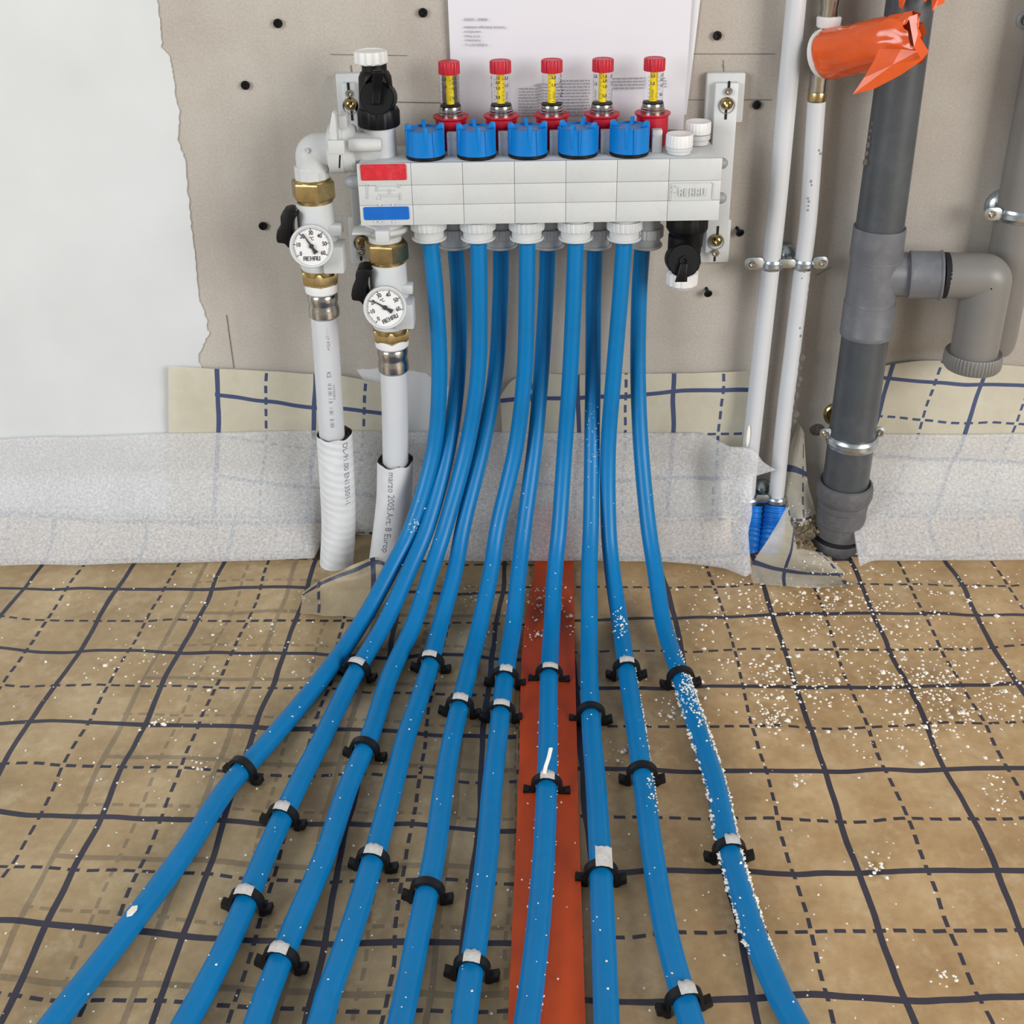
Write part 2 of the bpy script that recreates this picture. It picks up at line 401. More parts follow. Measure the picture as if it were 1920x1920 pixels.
def pline(a, b, w=0.0007, mat='pencil', name='pencil_line'):
    A, B = at(*a, WALL), at(*b, WALL); d = (B - A).normalized(); n = V3((-d.z, 0, d.x))
    mb = MB(); mb.add([A + n*w/2, B + n*w/2, B - n*w/2, A - n*w/2], [(0, 1, 2, 3)])
    mb.v = [v + V3((0, -0.0006, 0)) for v in mb.v]; return mb
for a, b, w in [((620, 102), (764, 104), .0006), ((658, 122), (660, 138), .0009), ((738, 191), (850, 193), .0009), ((1300, 101), (1452, 101), .0007), ((1284, 187), (1325, 187), .0007),
             ((1392, 187), (1446, 187), .0007), ((425, 590), (439, 690), .0008), ((1356, 112), (1357, 136), .0006), ((1354, 122), (1358, 128), .0005), ((1530, 516), (1560, 500), .0005)]:
    part('pencil_line', pline(a, b, w), 'pencil', wall, smooth=False)
# ------------------------------------------------------------------ setting: floor and its two printed films
floor = part('floor', MB().box((0, -0.6, -0.03), (4.4, 3.3, 0.05)), 'subfloor', kind='structure', smooth=False)
floor['label'] = 'floor of insulation boards under printed film'
YC, RC = 0.985, 0.058
def cove(x, y, lift):
    if y <= YC: return V3((x, y, lift))
    e = y - YC; a = e/RC
    if a < math.pi/2: return V3((x, YC + (RC - lift)*math.sin(a), RC - (RC - lift)*math.cos(a)))
    return V3((x, YC + RC - lift, RC + e - RC*math.pi/2))
NODES_R = [(1451,1153,0,0),(1640,1148,1,0),(1830,1159,2,0),(1493,1290,0,1),(1700,1286,1,1),(1909,1284,2,1),(1546,1444,0,2),(1775,1445,1,2),(1612,1637,0,3),(1867,1636,1,3),(1697,1864,0,4)]
NODES_L = [(225,1111,1,0),(397,1105,2,0),(45,1110,0,0),(142,1222,1,1),(337,1223,2,1),(533,1227,3,1),(59,1357,1,2),(270,1361,2,2),(187,1537,2,3),(420,1545,3,3),(655,1550,4,3),(890,1557,5,3),(86,1740,2,4),(345,1759,3,4),(605,1765,4,4),(871,1771,5,4)]
def sheet_map(ox, oy, a, nodes):
    ca, sa = math.cos(a), math.sin(a); D = []
    def aff(u, v): return (ox + ca*u*.1 - sa*v*.1, oy + sa*u*.1 + ca*v*.1)
    for px, py, i, j in nodes:
        w = fl(px, py, 0.001); q = aff(i, -j); D.append((i, -j, w.x - q[0], w.y - q[1]))
    def f(u, v):
        sx = sy = sw = 0.0
        for i, j, dx, dy in D:
            w = math.exp(-((u-i)**2 + (v-j)**2)/0.9); sx += w*dx; sy += w*dy; sw += w
        x, y = aff(u, v); sw += 0.35
        return x + sx/sw, y + sy/sw
    return f
HOLES = [(at(634, 1060, .99).x, .992, .021), (at(716, 1070, .99).x, .995, .034), (at(674, 1070, .99).x, 1.0, .03), (at(1568, 1050, 1.0).x, 1.006, .031), (at(1440, 1040, 1.0).x, 1.01, .026), (at(1408, 1040, 1.0).x, 1.01, .022)]
def film(name, mp, u0, u1, v0, v1, lift, mat, label, amp):
    nu, nv = int((u1-u0)*14), int((v1-v0)*14)
    def P(a, c):
        u, v = u0 + (u1-u0)*a, v0 + (v1-v0)*c
        x, y = mp(u, v)
        n1 = noise.noise(V3((x*11, y*11, lift*900))); n2 = noise.noise(V3((x*26 + 7, y*30, 2)))
        z = lift + amp*(max(-0.15, n1*1.2) + 0.35*n2 + 0.15)
        return cove(x, y, max(0.0006, z))
    mb = MB().grid(P, nu, nv, lambda a, c: (u0 + (u1-u0)*a, v0 + (v1-v0)*c))
    def open_(f):
        c = sum((mb.v[i] for i in f), V3())/4
        return any((c.x - hx)**2 + (c.y - hy)**2 < hr*hr for hx, hy, hr in HOLES)
    mb.f = [f for f in mb.f if not open_(f)]
    return part(name, mb, mat, floor, label=label, ang=180)
mpR = sheet_map(0.2506, 0.8813, 0.0, NODES_R); mpL = sheet_map(-0.5194, 0.9515, -0.0548, NODES_L)
film('film_sheet', mpL, -7, 5.42, -11, 1.04, 0.0016, 'filmL', 'tan plastic film with dark blue grid, left of the orange tape', 0.0045)
film('film_sheet', mpR, -2.55, 8, -11, 1.55, 0.0007, 'filmR', 'tan plastic film with dark blue grid, right of the orange tape', 0.0042)
# orange tape over the joint
tapeL = [(1003, 965), (1003, 1052), (990, 1130), (978, 1230), (973, 1440), (968, 1560), (962, 1700), (956, 1830), (950, 1960), (945, 2050)]
tapeR = [(1072, 965), (1075, 1052), (1077, 1130), (1078, 1230), (1083, 1440), (1086, 1560), (1091, 1700), (1095, 1830), (1100, 1960), (1104, 2050)]
def zz(px, py):
    if py > 1012: 
        g = fl(px, py, 0.007)
        if g.y < YC: return g
    return cove(fl(px, 1052, 0.0)[0], YC + (1052 - py)/1052*0.8, 0.007)
gl = spline([zz(*p) for p in tapeL], 5); gr = spline([zz(*p) for p in tapeR], 5)
n = len(gl) - 1
mb = MB().grid(lambda a, c: gl[round(c*n)].lerp(gr[round(c*n)], a) + V3((0, 0, 0.0012*noise.noise(V3((a*3, c*30, 4))))), 8, n)
single('tape_strip', mb, 'tape', 'broad orange tape strip over the film joint under the blue pipes', 'tape', ang=180)

# ------------------------------------------------------------------ films turned up the wall
def aff_uv(tri):
    P = [at(*p, WALL - .003) for p, _ in tri]; U = [u for _, u in tri]
    A = Matrix(((P[1].x-P[0].x, P[2].x-P[0].x), (P[1].z-P[0].z, P[2].z-P[0].z))).inverted()
    def f(w):
        d = A @ Vector((w.x-P[0].x, w.z-P[0].z))
        return tuple(U[0][k] + d[0]*(U[1][k]-U[0][k]) + d[1]*(U[2][k]-U[0][k]) for k in range(2))
    return f
def wallfilm(top, bot, tri, label, lean=0.0, mat='filmW'):
    T = spline([at(*p, WALL - .005) for p in top], 8); B = spline([at(*p, WALL - .003) for p in bot], 8); n = len(T) - 1; uv = aff_uv(tri)
    m = len(B) - 1
    def P(a, c):
        t = T[min(n, round(a*n))]; b = B[min(m, round(a*m))]; p = t.lerp(b, c)
        p.y = WALL - 0.004 - lean*(1 - c)**2 - 0.0022*(1 + noise.noise(V3((p.x*30, p.z*30, 1))))
        return p
    mb = MB().grid(P, n, 12); 
    for i, v in enumerate(mb.v): mb.uv[i] = uv(v)
    return single('film_upstand', mb, mat, label, 'plastic film', 'films turned up the wall', ang=180)
wallfilm([(318, 684), (410, 687), (500, 692), (600, 698), (640, 700), (700, 712), (722, 716)], [(318, 1000), (410, 1000), (500, 1000), (600, 1000), (640, 1000), (700, 1000), (722, 1000)],
         [((409, 735), (0, 0)), ((592, 758), (1, 0)), ((407, 890), (0, -1))], 'creased grid film turned up the wall behind the two insulated white pipes', 0.004, 'filmWL')
wallfilm([(938, 742), (962, 712), (1010, 700), (1100, 702), (1180, 700), (1263, 699), (1353, 697), (1408, 694)], [(952, 1000), (962, 1000), (1010, 1000), (1100, 1000), (1180, 1000), (1263, 1000), (1353, 1000), (1408, 1000)],
         [((1263, 734), (0, 0)), ((1353, 730), (.5, 0)), ((1347, 812), (.5, -.5))], 'grid film turned up the wall behind the blue pipes')
wallfilm([(1648, 690), (1667, 684), (1720, 676), (1790, 676), (1860, 682), (1960, 690)], [(1600, 1000), (1640, 1000), (1720, 1000), (1790, 1000), (1860, 1000), (1960, 1000)],
         [((1664, 707), (0, 0)), ((1840, 718), (1, 0)), ((1640, 779), (0, -.5))], 'grid film turned up the wall to the right of the dark drain pipe')

# ------------------------------------------------------------------ white foam edge strip
def foam(xs, top, bot, label, hole=None, bxs=None, bulge=None):
    T = spline([at(x, y, WALL - .008) for x, y in zip(xs, top)], 10); n = len(T) - 1
    B = spline([V3((x, y, 0)) for x, y in zip(bxs or xs, bot)], 10)
    def P(a, c):
        i = min(n, round(a*n)); t = T[i]
        base = fl(B[i].x, B[i].y, 0.0095)
        d = 1.0
        if hole: d = 1 - max(0, min(1, (1 - abs((B[i].x - hole[0])/hole[1]))*14)) if abs(B[i].x - hole[0]) < hole[1] else 1.0
        by = base.y*d + (WALL - 0.014)*(1 - d); bz = base.z if d > .99 else 0.006
        zt = t.z; s = c
        zk = 0.085
        if s < 0.5:
            q = s/0.5; p = V3((t.x*(1-q) + (t.x*.3 + base.x*.7)*q, WALL - .009, zt + (zk - zt)*q))
        else:
            q = (s - .5)/.5; xx = t.x*.3 + base.x*.7
            yy = (WALL - .009) + (by - (WALL - .009))*(q**1.5); z = zk + (bz - zk)*q
            p = V3((xx + (base.x - xx)*q, yy, z))
        if bulge: p.y -= max(0, min(1, (B[i].x - bulge)/40))*.03*max(0, min(1, (p.y - .985)/.03))
        p.y -= 0.002*(noise.noise(V3((p.x*16, p.z*12, 5)))+.6)
        return p
    mb = MB().grid(P, n, 20)
    return single('foam_edge_strip', mb, 'foam', label, 'foam strip', 'foam edge strips along the wall', ang=180, solid=0.002)
foam([-700, 0, 150, 330, 460, 600, 690, 800, 900, 1100, 1250, 1345, 1398, 1420, 1442], [868, 822, 817, 811, 808, 806, 806, 808, 808, 810, 810, 811, 814, 838, 852],
     [1086, 1060, 1057, 1054, 1050, 1046, 1046, 1050, 1050, 1050, 1053, 1062, 1076, 1080, 1074],
     'long white foam edge strip running behind the insulated pipes and blue pipes', hole=(678, 86),
     bxs=[-700, 0, 150, 330, 460, 600, 690, 800, 900, 1100, 1250, 1345, 1386, 1398, 1408], bulge=1318)
foam([1612, 1640, 1700, 1800, 1880, 1960, 2100], [815, 812, 812, 813, 812, 810, 810], [1062, 1050, 1049, 1049, 1049, 1048, 1048], 'white foam edge strip to the right of the dark drain pipe')
for (x, y, a) in [(235, 923, 0), (315, 1005, 0), (1648, 905, 0), (1692, 942, 0), (1297, 970, 1)]:
    Y = WALL - 0.016 if y < 990 else WALL - 0.028
    p = at(x, y, Y); single('staple', MB().box(p, (0.0012, 0.001, 0.008), bev=0.0003), 'zinc',
    {235: 'short steel staple high on the foam strip at far left', 315: 'steel staple low on the foam strip below the film corner', 1648: 'steel staple in the right foam strip beside the drain socket',
     1692: 'steel staple lower in the right foam strip', 1297: 'steel staple in the foam strip right of the last blue pipe'}[x], 'staple', 'staples in the foam strips')

# ------------------------------------------------------------------ manifold
YF, YA, YB, YK = 0.957, 0.978, 1.010, 1.022
ctr = at(1012, 360, YF)
man = thing('heating_manifold', 'light grey underfloor heating manifold block with five red flow meters and blue caps', 'manifold', at(1012, 419, 0.99))
zt_, zb_ = at(1012, 302, YF).z, at(1012, 418.5, YF).z
xl, xr = at(672, 360, YF).x, at(1351, 360, YF).x
z1, z2 = at(1012, 343.5, YF).z, at(1012, 380.5, YF).z
body = part('body', MB().box(((xl+xr)/2, (YF+0.003+YK)/2, (zt_+zb_)/2), (xr-xl-0.002, YK-YF-0.003, zt_-zb_-0.001), bev=0.0015), 'mani', man)
seams = [at(x, 360, YF).x for x in (672, 772.5, 868.5, 965, 1061, 1156.5, 1253, 1351)]
zrows = [zt_, z1, z2, zb_]
for i in range(7):
    for j in range(3):
        a, b, c, d = seams[i], seams[i+1], zrows[j], zrows[j+1]
        g = 0.00016
        part('front_panel', MB().box(((a+b)/2, YF+0.002, (c+d)/2), (b-a-2*g, 0.004, abs(c-d)-2*g), bev=0.0003), 'mani', man)
def rrect(x0, x1, z0, z1_, r, n=4):
    P = []
    for cx, cz, a0 in ((x1-r, z1_-r, 0), (x0+r, z1_-r, 90), (x0+r, z0+r, 180), (x1-r, z0+r, 270)):
        for k in range(n+1):
            a = math.radians(a0 + 90*k/n); P.append((cx + r*math.cos(a), cz + r*math.sin(a)))
    return P
def lab(x0, y0, x1, y1, mat, name, label=None):
    A, B = at(x0, y0, YF), at(x1, y1, YF)
    return part(name, MB().prism(rrect(A.x, B.x, B.z, A.z, 0.0015), (0, YF-0.0002, 0), (1, 0, 0), (0, 0, 1), 0.0008, 0.0002), mat, man, label=label, smooth=False)
lab(675, 308, 763, 337, 'redlabel', 'colour_label', 'red rectangular label'); lab(681, 388, 768, 411, 'bluelabel', 'colour_label', 'blue rectangular label')
# embossed flow symbol
mb = MB()
def eline(mb, x0, y0, x1, y1, w=0.0008):
    A, B = at(x0, y0, YF), at(x1, y1, YF); d = (B-A); L = d.length; c = (A+B)/2; c.y = YF - 0.0003
    R = Matrix.Rotation(-math.atan2(d.z, d.x), 3, 'Y'); mb.box(c, (L + w, 0.0014, w), R, bev=0.0003)
for y, x0, x1 in ((348, 706, 748), (356, 706, 740), (364, 712, 748), (368, 712, 748)): eline(mb, x0, y, x1, y)
for x, y0, y1 in ((706, 348, 358), (748, 346, 352), (730, 354, 364), (711, 364, 372), (688, 345, 372), (750, 362, 374)): eline(mb, x, y0, x, y1)
for x, y in ((710, 371), (737, 383), (712, 384), (713, 415), (738, 415), (704, 415)):
    p = at(x, y, YF); mb.lathe([(0.0014, 0), (0.0012, .0012), (0.0002, .0014)], (p.x, YF+.0002, p.z), (0, -1, 0), 10)
part('embossed_symbol', mb, 'mani', man)
# logo plate and raised lettering on the right-hand panel
A, B = at(1257, 342, YF), at(1336, 375, YF)
mb = MB(); o = rrect(A.x, B.x, B.z, A.z, .002); i_ = rrect(A.x+.0006, B.x-.0006, B.z+.0006, A.z-.0006, .0016); n = len(o)
mb.add([V3((x, YF-.0008, z)) for x, z in o] + [V3((x, YF-.0008, z)) for x, z in i_] + [V3((x, YF+.0006, z)) for x, z in o] + [V3((x, YF+.0006, z)) for x, z in i_],
       [(k, (k+1) % n, n+(k+1) % n, n+k) for k in range(n)] + [(k, (k+1) % n, 2*n+(k+1) % n, 2*n+k) for k in range(n)] + [(n+k, n+(k+1) % n, 3*n+(k+1) % n, 3*n+k) for k in range(n)])
part('logo_plate', mb, 'mani', man, smooth=False)
mb = MB(); p = at(1265, 355, YF)
for q in range(6):
    a0 = q*60 + 12
    mb.lathe([(.0034, 0), (.0034, .0008), (.0026, .0008), (.0026, 0)], (p.x, YF+.0001, p.z), (0, -1, 0), 6, arc=(math.radians(a0), math.radians(a0+40)))
part('logo_emblem', mb, 'mani', man)
def block_logo(fn, w, h, mb, box):
    # five stencil letters drawn as upright bars, each in a 1 x 1 cell
    gl = {'R': [(0, 0, .28, 1), (.28, .82, 1, 1), (.72, .5, 1, .82), (.28, .42, 1, .6), (.68, 0, 1, .42)],
          'E': [(0, 0, .28, 1), (.36, .82, 1, 1), (.36, .42, .9, .58), (.36, 0, 1, .18)],
          'H': [(0, 0, .28, 1), (.72, 0, 1, 1), (.28, .42, .72, .58)],
          'A': [(0, 0, .28, 1), (.72, 0, 1, 1), (.28, .82, .72, 1), (.28, .36, .72, .52)],
          'U': [(0, 0, .28, 1), (.72, 0, 1, 1), (.28, 0, .72, .18)]}
    cw = w/5
    for k, ch in enumerate('REHAU'):
        for x0, y0, x1, y1 in gl[ch]:
            X0 = -w/2 + k*cw + x0*cw*.86; X1 = -w/2 + k*cw + x1*cw*.86; Y0 = (y0-.5)*h; Y1 = (y1-.5)*h
            box(mb, X0, Y0, X1, Y1, fn)
p = at(1298, 360, YF)
mb = MB()
def bx3(mb, a, b, c, d, fn): mb.box(((a+c)/2 + p.x, YF-.0003, (b+d)/2 + p.z), (c-a, .0016, d-b), bev=.0002)
block_logo(None, .0245, .0072, mb, bx3)
part('lettering', mb, 'mani', man)
# end grommets
mb = MB()
for x, y in ((1352, 306), (1350, 371)):
    q = at(x, y, YF+.016); r = 11*pxm(q); mb.lathe([(r, -.004), (r, .001), (r*.86, .0035), (r*.5, .0055), (r*.05, .0063)], q, (1, 0, 0), 16)
part('grommet', mb, 'greyd', man, label='grey domed grommets on the right end')
q = at(671, 341, YF+.014); r = 13*pxm(q)
part('grommet', MB().lathe([(r, -.002), (r, .004), (r*.92, .007), (r*.6, .0105), (r*.25, .0122), (r*.03, .0126)], q, (-1, 0, 0), 18), 'greyd', man, label='dark grey bullet-shaped grommet on the left end')
# raised back ledge + locking tabs
FX = [844, 939.3, 1034.7, 1129.5, 1225]; CXX = [797.3, 893.3, 989.5, 1084, 1180]
# --- flow meters (built once, meshes shared)
def local_meshes(specs, px, py, Y):
    out = []
    for name, mat, build, lb in specs:
        mb = MB(); A = build(mb); out.append((name, mb.mesh(name, mat, V3((at(px, py, Y).x, Y, zt_))), lb))
    return out
x0f = FX[2]
def fm(rows, **k):
    def b(mb): vlathe(mb, x0f, 180, YB, rows, **k)
    return b
A_f = at(x0f, 180, YB)
def fm_base(mb):
    A, pr = vring(x0f, 180, YB, [(29, 285), (29.5, 247), (29.5, 226), (32.5, 224.5), (33.7, 223.2), (33.7, 220.5), (20, 218)])
    pr[0] = (pr[0][0]*.96, zt_ + .0005)
    mb.lathe(pr, (A.x, YB, 0), segs=32, mod=ribs(8, .05, (0, 1)))
def fm_scale(mb):
    A, pr = vring(x0f, 180, YB, [(7, 193), (7, 133)])
    mb.lathe([(.2*pr[0][0], pr[0][1]), (pr[0][0], pr[0][1]), (pr[0][0]*.92, pr[1][1]), (.1*pr[1][0], pr[1][1])], (A.x, YB, 0), segs=14)
def wrapz(A, r, h0): 
    return lambda x, y: V3((A.x + r*math.sin(x/r), YB - r*math.cos(x/r), h0 + y))
def fm_marks(mb):
    A, pr = vring(x0f, 180, YB, [(17.9, 192), (17.9, 138)]); r = pr[0][0]*1.012; zb, zt = pr[0][1], pr[1][1]; hh = zt - zb
    for off in (-1.0, 0.05, 1.0):
        for tx, fr in (('1,5', .87), ('2,0', .72), ('1,0', .52), ('0,5', .2)) if abs(off) < .5 else (('2,5', .86), ('1,5', .6), ('L/min', .2)):
            fnn = wrapz(A, r, zb + hh*fr)
            if tx == 'L/min':
                put_text(mb, tx, .0042, lambda x, y, f=fnn, o=off: f(-y + o*r, x))
            else:
                put_text(mb, tx, .0034, lambda x, y, f=fnn, o=off: f(x + o*r, y), bold=.00016)
        for k in range(6):
            f2 = wrapz(A, r, zb + hh*(.12 + k*.14)); c = [f2(off*r - .0042, -.00018), f2(off*r - .0026, -.00018), f2(off*r - .0026, .00018), f2(off*r - .0042, .00018)]
            mb.add(c, [(0, 1, 2, 3)])
def fm_tab(mb):
    a = at(x0f + 5, 247, .985); b = a; w = 19*pxm(a)
    mb.box((a.x, .9855, (a.z + zt_)/2), (w, .008, a.z - zt_ + .002), bev=.001)
    mb.box((a.x, .9855, a.z - .004), (w*.8, .0092, .0012), bev=.0003)
SPEC = [('sight_glass', 'glass', fm([(17.8, 198), (17.8, 136)], segs=32), 'clear cylinder with printed scale'),
        ('scale_float', 'yellow', fm_scale, 'yellow scale inside the clear cylinder'),
        ('scale_print', 'ink', fm_marks, 'black flow numbers'),
        ('cap', 'red', fm([(19.8, 138.5), (20.3, 137.5), (20.3, 117), (19.3, 115), (16, 113.6), (15.6, 114.4)], segs=96, mod=ribs(16, .09, (1, 2))), 'red knurled top cap'),
        ('seal_ring', 'black', fm([(18.6, 199.8), (19.3, 199), (19.3, 197.6), (18, 197)], segs=32), 'black rubber ring'),
        ('collar', 'chrome', fm([(22.5, 220), (22.5, 213), (21.6, 212), (22.2, 211), (22.2, 208.5), (20.6, 207), (20.6, 202), (20, 200), (17, 199)], segs=32), 'bright metal stepped collar')]
base_org = V3((A_f.x, YB, zt_))
mbb = MB(); fm_base(mbb); base_me = mbb.mesh('flow_meter', 'red', base_org)
mtab = MB(); fm_tab(mtab); tab_me = mtab.mesh('locking_tab', 'mani', base_org)
subs = local_meshes(SPEC, x0f, 180, YB)
def link(name, me, parent, loc, rz=0.0, label=None):
    o = bpy.data.objects.new(name, me); COL.objects.link(o); o.parent = parent; o.location = V3(loc) - ORG[parent.name] if parent is man else V3(loc); o.rotation_euler[2] = rz
    if label: o['label'] = label
    return o
for k, x in enumerate(FX):
    P = at(x, 180, YB)
    b = link('flow_meter', base_me, man, (P.x, YB, zt_), 0.0, 'red flow meter with clear scale tube')
    for nm, me, lb in subs:
        link(nm, me, b, (0, 0, 0), (0.5, -0.35, 1.15, 0.1, 0.75)[k] if nm == 'scale_print' else 0.0, lb)
    link('locking_tab', tab_me, man, (P.x, YB, zt_))
# --- blue valve caps
x0c = CXX[2]; Ac = at(x0c, 270, YA)
A, pr = vring(x0c, 270, YA, [(37.0, 294), (35.8, 246)])
rb, hb = pr[0]; rt, ht = pr[1]
hb = zt_ + .0030
org = V3((A.x, YA, zt_))
mb = MB().lathe([(rb*.9, hb), (rb, hb), (rt*1.0, ht), (rt*.94, ht), (rt*.94, ht-.002)], (A.x, YA, 0), segs=40, mod=lambda a, i: (1 - .012*abs(math.sin(a*5))**.5))
for q in range(8):
    a = math.radians(q*45 + 22.5 + 0)
    R = Matrix.Rotation(a, 3, 'Z'); c = V3((A.x, YA, (hb+ht)/2)) + R @ V3((0, -rb*.985, 0))
    if q % 2 == 0: mb.box(c, (.0012, .0016, ht-hb), R, bev=.0003)
cap_me = mb.mesh('valve_cap', 'cap', org)
mb = MB().lathe([(rt*.1, ht-.0015), (rt*.93, ht-.0015), (rt*.93, ht-.003)], (A.x, YA, 0), segs=32)
captop_me = mb.mesh('cap_disc', 'captop', org)
mb = MB()
for q in range(4):
    R = Matrix.Rotation(math.radians(q*90), 3, 'Z')
    ins = rt*.62
    # wing: a thin upright fin from the rim, sloping down towards the middle
    P = [(-rt*1.03, hb + .004), (-rt*1.03, ht + .0036), (-rt*.93, ht + .0046), (-rt*.80, ht + .0044), (-rt*.52, ht - .0016), (-rt*.9, ht - .0016), (-rt*.97, hb + .004)]
    c = V3((A.x, YA, 0)); ux = R @ V3((0, 1, 0)); 
    mb.prism(P, c - (R @ V3((1, 0, 0)))*.0017, ux, (0, 0, 1), .0034 if True else 0, .0006)
wing_me = mb.mesh('grip_wings', 'cap', org)
mb = MB().lathe([(rb*.95, zt_-.0005), (rb*1.0, zt_+.0005), (rb*1.0, zt_+.0028), (rb*.9, zt_+.0031)], (A.x, YA, 0), segs=32)
ring_me = mb.mesh('seal_ring', 'black', org)
for k, x in enumerate(CXX):
    P = at(x, 270, YA); rz = math.radians((7, 9, 5, -22, -14)[k])
    b = link('valve_cap', cap_me, man, (P.x, YA, zt_), rz, 'blue valve cap with four grip wings')
    link('cap_disc', captop_me, b, (0, 0, 0), 0, 'dusty blue-grey top disc'); link('grip_wings', wing_me, b, (0, 0, 0)); link('seal_ring', ring_me, b, (0, 0, 0), 0, 'black ring under the cap')
# --- two white plugs
for x, yb, Y, r, rows in ((1272.5, 293, YA, 25.5, (294, 286, 285.5, 280, 279.5, 256)), (1307, 277, YB, 24, (277, 266, 265, 256, 254.5, 232))):
    mb = MB(); A, pr = vring(x, yb, Y, [(r*.86, rows[0]), (r*.86, rows[1]), (r*.98, rows[2]), (r*.98, rows[3])]); pr[0] = (pr[0][0], zt_)
    mb.lathe(pr, (A.x, Y, 0), segs=32); b = part('plug', mb, 'mani', man)
    mb = MB(); vlathe(mb, x, yb, Y, [(r*.97, rows[4]), (r, rows[4]-1), (r, rows[5]+3), (r*.93, rows[5]), (r*.5, rows[5]-.5), (r*.3, rows[5]-.8), (r*.05, rows[5]-.8)], segs=96, mod=ribs(24, .05, (1, 2)))
    part('plug_cap', mb, 'white', b, label='white knurled plug cap')
# --- ten outlet unions
def union(x, y, Y, r):
    mb = MB(); m = r/34.0
    A, pr = vring(x, y, Y, [(r*.82, y), (r*.82, y-15), (r*.86, y-18), (r*.98, y-18.5), (r*1.0, y-19.5), (r*1.0, y-35), (r*.97, y-36), (r*.80, y-36.5), (r*.80, y-40)])
    pr[-1] = (pr[-1][0], zb_ + .001)
    mb.lathe(pr, (A.x, Y, 0), segs=96, mod=ribs(24, .045, (4, 5)))
    b = part('outlet_union', mb, 'grey', man, ang=28)
    mb = MB(); vlathe(mb, x, y, Y, [(r*.62, y+1), (r*.90, y+1), (r*.95, y-.5), (r*.95, y-3), (r*.92, y-4), (r*.8, y-4.5)], segs=48)
    part('flange', mb, 'grey', b, ang=28)
    mb = MB(); vlathe(mb, x, y, Y, [(r*.52, y+1.2), (r*.58, y+1.2), (r*.6, y-2)], segs=24); part('seal_ring', mb, 'black', b, label='thin black seal above the pipe')
for x in (805.5, 897, 988, 1079, 1170): union(x, 457, YA, 34)
for x in (853, 939, 1027, 1115, 1210): union(x, 470, YB, 33)
# --- top left black drain valve
yv = 0.99
X0 = 713
mb = MB(); A, pr = vring(X0, 262, yv, [(30, 283), (30, 245)]); pr[0] = (pr[0][0], zt_ - .001); mb.lathe(pr, (A.x, yv, 0), segs=32)
dv = part('drain_valve', mb, 'grey', man, label='black drain valve with white cap on a pale grey stub, standing at the left end')
mb = MB(); vlathe(mb, X0, 262, yv, [(37, 244), (39.5, 242), (40, 216), (37, 210), (30, 209)], segs=64, mod=ribs(16, .04, (1, 2)))
part('union_nut', mb, 'black', dv)
mb = MB(); vlathe(mb, X0-2, 262, yv, [(33, 212), (33, 196), (31, 150), (27, 140), (23.5, 136), (23.5, 118), (20, 118)], segs=32)
part('valve_body', mb, 'black', dv)
def disc(mb, cx, cy, Y, rp, dirn, th=.006, n=48, rb_=0):
    c = at(cx, cy, Y); r = rp*pxm(c)
    mb.lathe([(r*.9, -.03), (r*.92, -th), (r, -th+.001), (r, -.0015), (r*.96, 0), (r*.93, -.0006), (r*.3, -.0006), (r*.28, .0012), (r*.16, .0012), (r*.14, -.001), (r*.01, -.001)], c, dirn, n, mod=ribs(rb_, .04, (2, 3)) if rb_ else None)
    return c, r
mb = MB(); cD, rD = disc(mb, 706, 183, .958, 33, (-.05, -1, .2)); part('round_cover', mb, 'black', dv)
mb = MB(); P = [at(704, 196, .955), at(706, 170, .955), at(708, 152, .952), at(709, 136, .950), at(712, 132, .953)]
S2 = spline(P, 6); n = len(S2) - 1
mb.grid(lambda a, c: S2[round(c*n)] + V3(((a-.5)*(.0075 + .003*c), 0, 0)), 4, n); P2 = [at(722, 134, .953), at(729, 150, .958), at(731, 168, .966)]; S3 = spline(P2, 5); m = len(S3)-1
mb.grid(lambda a, c: S3[round(c*m)] + V3(((a-.5)*.003, (a-.5)*.009, 0)), 3, m); P4 = [at(703, 134, .953), at(694, 146, .958), at(688, 154, .966)]; S4 = spline(P4, 5)
mb.grid(lambda a, c: S4[round(c*m)] + V3(((a-.5)*.003, (a-.5)*.009, 0)), 3, m)
part('strap', mb, 'black', dv, ang=180, solid=.0012)
mb = MB(); vlathe(mb, 706, 262, yv, [(28, 124), (31.5, 122), (31.5, 104), (30, 100), (24, 98), (23, 99)], segs=96, mod=ribs(12, .10, (1, 2))); part('screw_cap', mb, 'white', dv, label='white ribbed screw cap')
# --- bottom right black drain valve
X1 = 1288; yv2 = 0.985
mb = MB(); A, pr = vring(X1, 430, yv2, [(30, 470), (32, 446), (36, 442), (39, 438), (39, 424), (36, 420)]); pr[-1] = (pr[-1][0], zb_ + .001)
mb.lathe(pr, (A.x, yv2, 0), segs=64, mod=ribs(16, .04, (3, 4)))
dv2 = part('drain_valve', mb, 'black', man, label='black drain valve hanging under the right end with a white cap below')
mb = MB(); vlathe(mb, X1-3, 430, yv2, [(22, 522), (26, 508), (31, 480), (31, 450)], segs=32); part('valve_body', mb, 'black', dv2)
mb = MB(); disc(mb, 1283, 489, .955, 32, (0, -1, .28), n=60, rb_=15); part('round_cover', mb, 'black', dv2)
mb = MB(); P = [at(1283, 494, .952), at(1280, 512, .950), at(1277, 528, .950)]; S2 = spline(P, 6); n = len(S2)-1
mb.grid(lambda a, c: S2[round(c*n)] + V3(((a-.5)*(.007+.004*c), 0, 0)), 4, n); part('strap', mb, 'black', dv2, ang=180, solid=.002)
mb = MB(); vlathe(mb, 1279, 520, yv2 - .004, [(22, 545), (29.5, 541), (30, 520), (24, 514)], segs=72, mod=ribs(12, .06, (1, 2))); part('screw_cap', mb, 'white', dv2, label='white ribbed screw cap')
